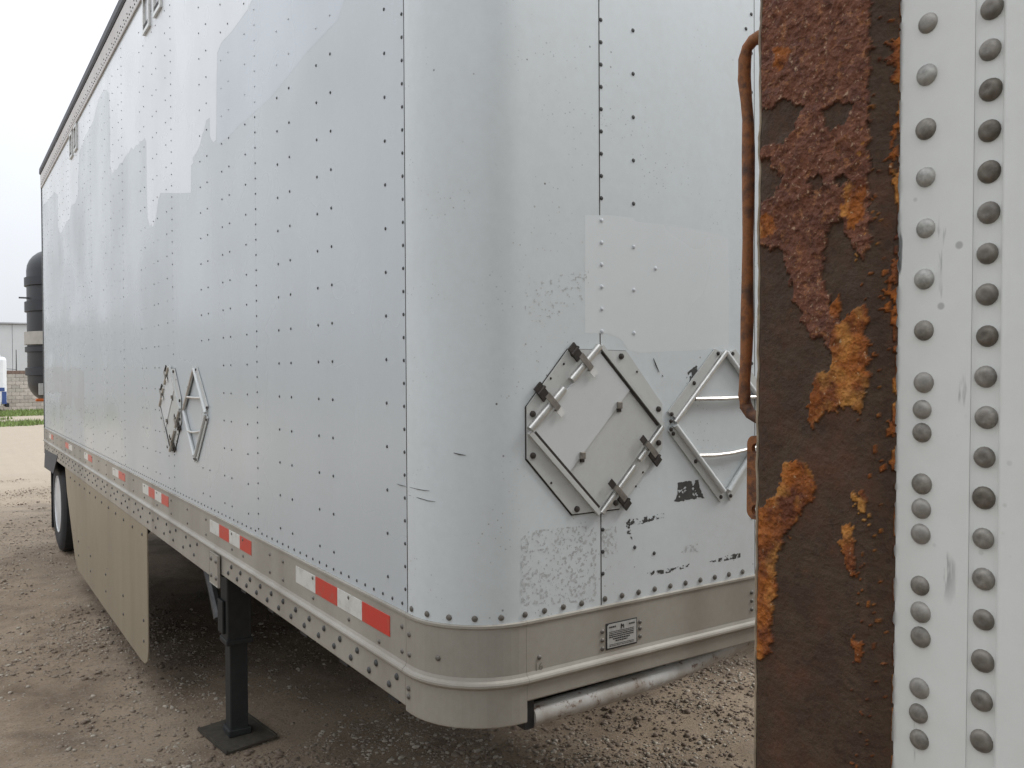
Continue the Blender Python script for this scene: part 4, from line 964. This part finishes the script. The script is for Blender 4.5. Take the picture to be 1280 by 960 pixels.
# ------------------------------------------------------------------ far yard: grass, block wall, building, camper, pole
def gpt(px, py): return plane_at(px, py, 2, 0.0)
GA, GB = gpt(30, 535), gpt(30, 514)
n = 34000; X = RNG.uniform(-9, 9, n); Y = RNG.uniform(float(GA[1]), float(GB[1]), n)
gap = fbm(X*.25, Y*.5, 3, 77); mid = float(gpt(30, 524)[1]); keep = (gap > .40) & ((np.abs(Y-mid) > 3.0) | (gap > .62)); X, Y = X[keep], Y[keep]; n = len(X)
a = RNG.random(n)*6.283; hh = RNG.uniform(.06, .20, n); wd = .03
V = np.stack([np.stack([X-wd*np.cos(a), Y-wd*np.sin(a), np.zeros(n)], -1), np.stack([X+wd*np.cos(a), Y+wd*np.sin(a), np.zeros(n)], -1), np.stack([X+RNG.normal(0, .05, n), Y+RNG.normal(0, .05, n), hh], -1)], 1).reshape(-1, 3)
me = bpy.data.meshes.new('grass'); me.from_pydata(V.tolist(), [], np.arange(3*n).reshape(-1, 3).tolist()); me.update()
g = link_mesh('grass', me, M['grass']); g['kind'] = 'stuff'; g['label'] = 'patchy strips of green grass before the block wall'; g['category'] = 'grass'

WB = gpt(30, 512.5); WYY = float(WB[1]); WX = float(WB[0])
BW = tag(empty('block_wall', (WX, WYY, 0)), 'grey concrete block wall with brown cap course beyond the yard', 'wall')
wh = float(plane_at(30, 463, 1, WYY)[2]); rows = 11; bh = wh/rows; bl = bh*2.0
MB().box((-26, .02, -.05), (16, .19, wh-.01)).build('mortar_core', M['mortar'], BW)
bms = []
for mt in blockmats+[M['capbrick']]:
    o = MB().box((-bl/2+.006, .0, .006), (bl/2-.006, .21, bh-.006), .006); me_o = o.build('block', mt, BW); bms.append(me_o)
first = [True]*4; restV = []; restF = []
for r in range(rows):
    for k in range(-62, 38):
        x = (k+(r % 2)*.5)*bl; cap = r == rows-1
        i = 3 if cap else random.randrange(3)
        if -4 <= x <= 5:
            if first[i]: o = bms[i]; first[i] = False
            else: o = bms[i].copy(); COL.objects.link(o); o.parent = BW
            o.location = (x, random.uniform(-.006, .004), r*bh)
        elif -25.5 < x < 15.5 and not cap:
            b0 = len(restV); x0, x1, z0, z1 = x-bl/2+.006, x+bl/2-.006, r*bh+.006, r*bh+bh-.006
            restV += [(x0, 0, z0), (x1, 0, z0), (x1, 0, z1), (x0, 0, z1), (x0, .05, z0), (x1, .05, z0), (x1, .05, z1), (x0, .05, z1)]
            restF += [tuple(b0+j for j in f) for f in ((0, 1, 2, 3), (4, 5, 1, 0), (3, 2, 6, 7), (1, 5, 6, 2), (4, 0, 3, 7))]
o = pyd('blocks', restV, restF, blockmats[0], BW); o['kind'] = 'stuff'

BY = WYY+22; bx = float(plane_at(20, 440, 1, BY)[0]); bt_ = float(plane_at(20, 403, 1, BY)[2])
BD = tag(empty('warehouse', (bx, BY, 0)), 'pale grey flat-roofed warehouse behind the block wall', 'building')
pw = 3.0
for k in range(-14, 9):
    x = float(plane_at(15.5, 440, 1, BY)[0])-bx+k*pw; MB().box((x+.012, 0, -.05), (x+pw-.012, .3, bt_-.15), .02).build('wall_panel', M['bldg'], BD)
MB().box((-43, .12, -.05), (27, 18, bt_-.2)).build('core', M['bldg'], BD)
MB().box((-43.2, -.15, bt_-.14), (27.2, 18.2, bt_), .03).build('roof_trim', M['bldgtrim'], BD)

VY = WYY-3.6; vp = plane_at(8.5, 470, 1, VY); vx = float(vp[0]); vz = lambda py: float(plane_at(5, py, 1, VY)[2])
VN = tag(empty('camper_van', (vx, VY, 0)), 'white camper with blue side stripe parked before the block wall', 'camper')
zr = vz(446); zb_ = vz(511)
body = MB().box((-6.2, 0, max(.40, zb_)), (0, 2.2, zr), .16).build('body', M['vanwhite'], VN)
MB().box((-6.05, -.012, vz(489)), (-.10, .004, vz(484.5)), .003).build('stripe', M['vanblue'], VN)
MB().box((-.22, -.014, vz(505)), (-.02, .01, vz(489.5)), .003).build('stripe', M['vanblue'], VN)
MB().box((-.9, -.03, vz(507)), (-.28, .0, vz(490.5)), .02).build('locker_door', M['vanwhite'], VN)
MB().box((-.06, .1, vz(509)), (.10, 2.1, vz(504)), .03).build('bumper', M['black'], VN)
for x in (-3.2, -1.5): MB().box((x-.5, -.015, vz(470)), (x+.5, .004, vz(455)), .01).build('window', M['glass'], VN)
MB().box((-8.0, .1, .45), (-6.21, 2.1, 1.5), .2).build('cab', M['vanwhite'], VN)
MB().box((-6.9, .15, 1.52), (-6.25, 2.05, 2.2), .12).build('cab_glass', M['glass'], VN)
for x in (-1.9, -7.0):
    for y in (.12, 2.08):
        ew = empty('wheel', (x, y, .36), VN)
        MB().lathe([(-.11, .20), (-.11, .34), (-.08, .365), (.08, .365), (.11, .34), (.11, .20)], (0, 0, 0), 'Y', 24, False).build('tyre', M['tyre'], ew, True)
        MB().lathe([(-.115, .001), (-.105, .20), (.105, .20), (.115, .001)], (0, 0, 0), 'Y', 18).build('rim', M['rim'], ew, True)
MB().tube([(-.35, .3, zr-.02), (-.35, .3, zr+.10)], .10, 12).build('roof_vent', M['vanwhite'], VN)

PY = WYY+1.2; pb = plane_at(20.5, 462, 1, PY); zp = float(plane_at(20.5, 437, 1, PY)[2])
PO = tag(empty('thin_pole', (float(pb[0]), PY, 0)), 'thin dark mast rising from behind the block wall', 'pole')
MB().tube([(0, 0, -.1), (0, 0, zp*.6), (0, 0, zp)], [.05, .035, .02], 8).build('mast', M['steel'], PO)
MB().tube([(0, 0, wh+.05), (-1.6, 0, wh+.22), (-3.4, 0, wh+.5)], .015, 5).build('guy_wire', M['steel'], PO)
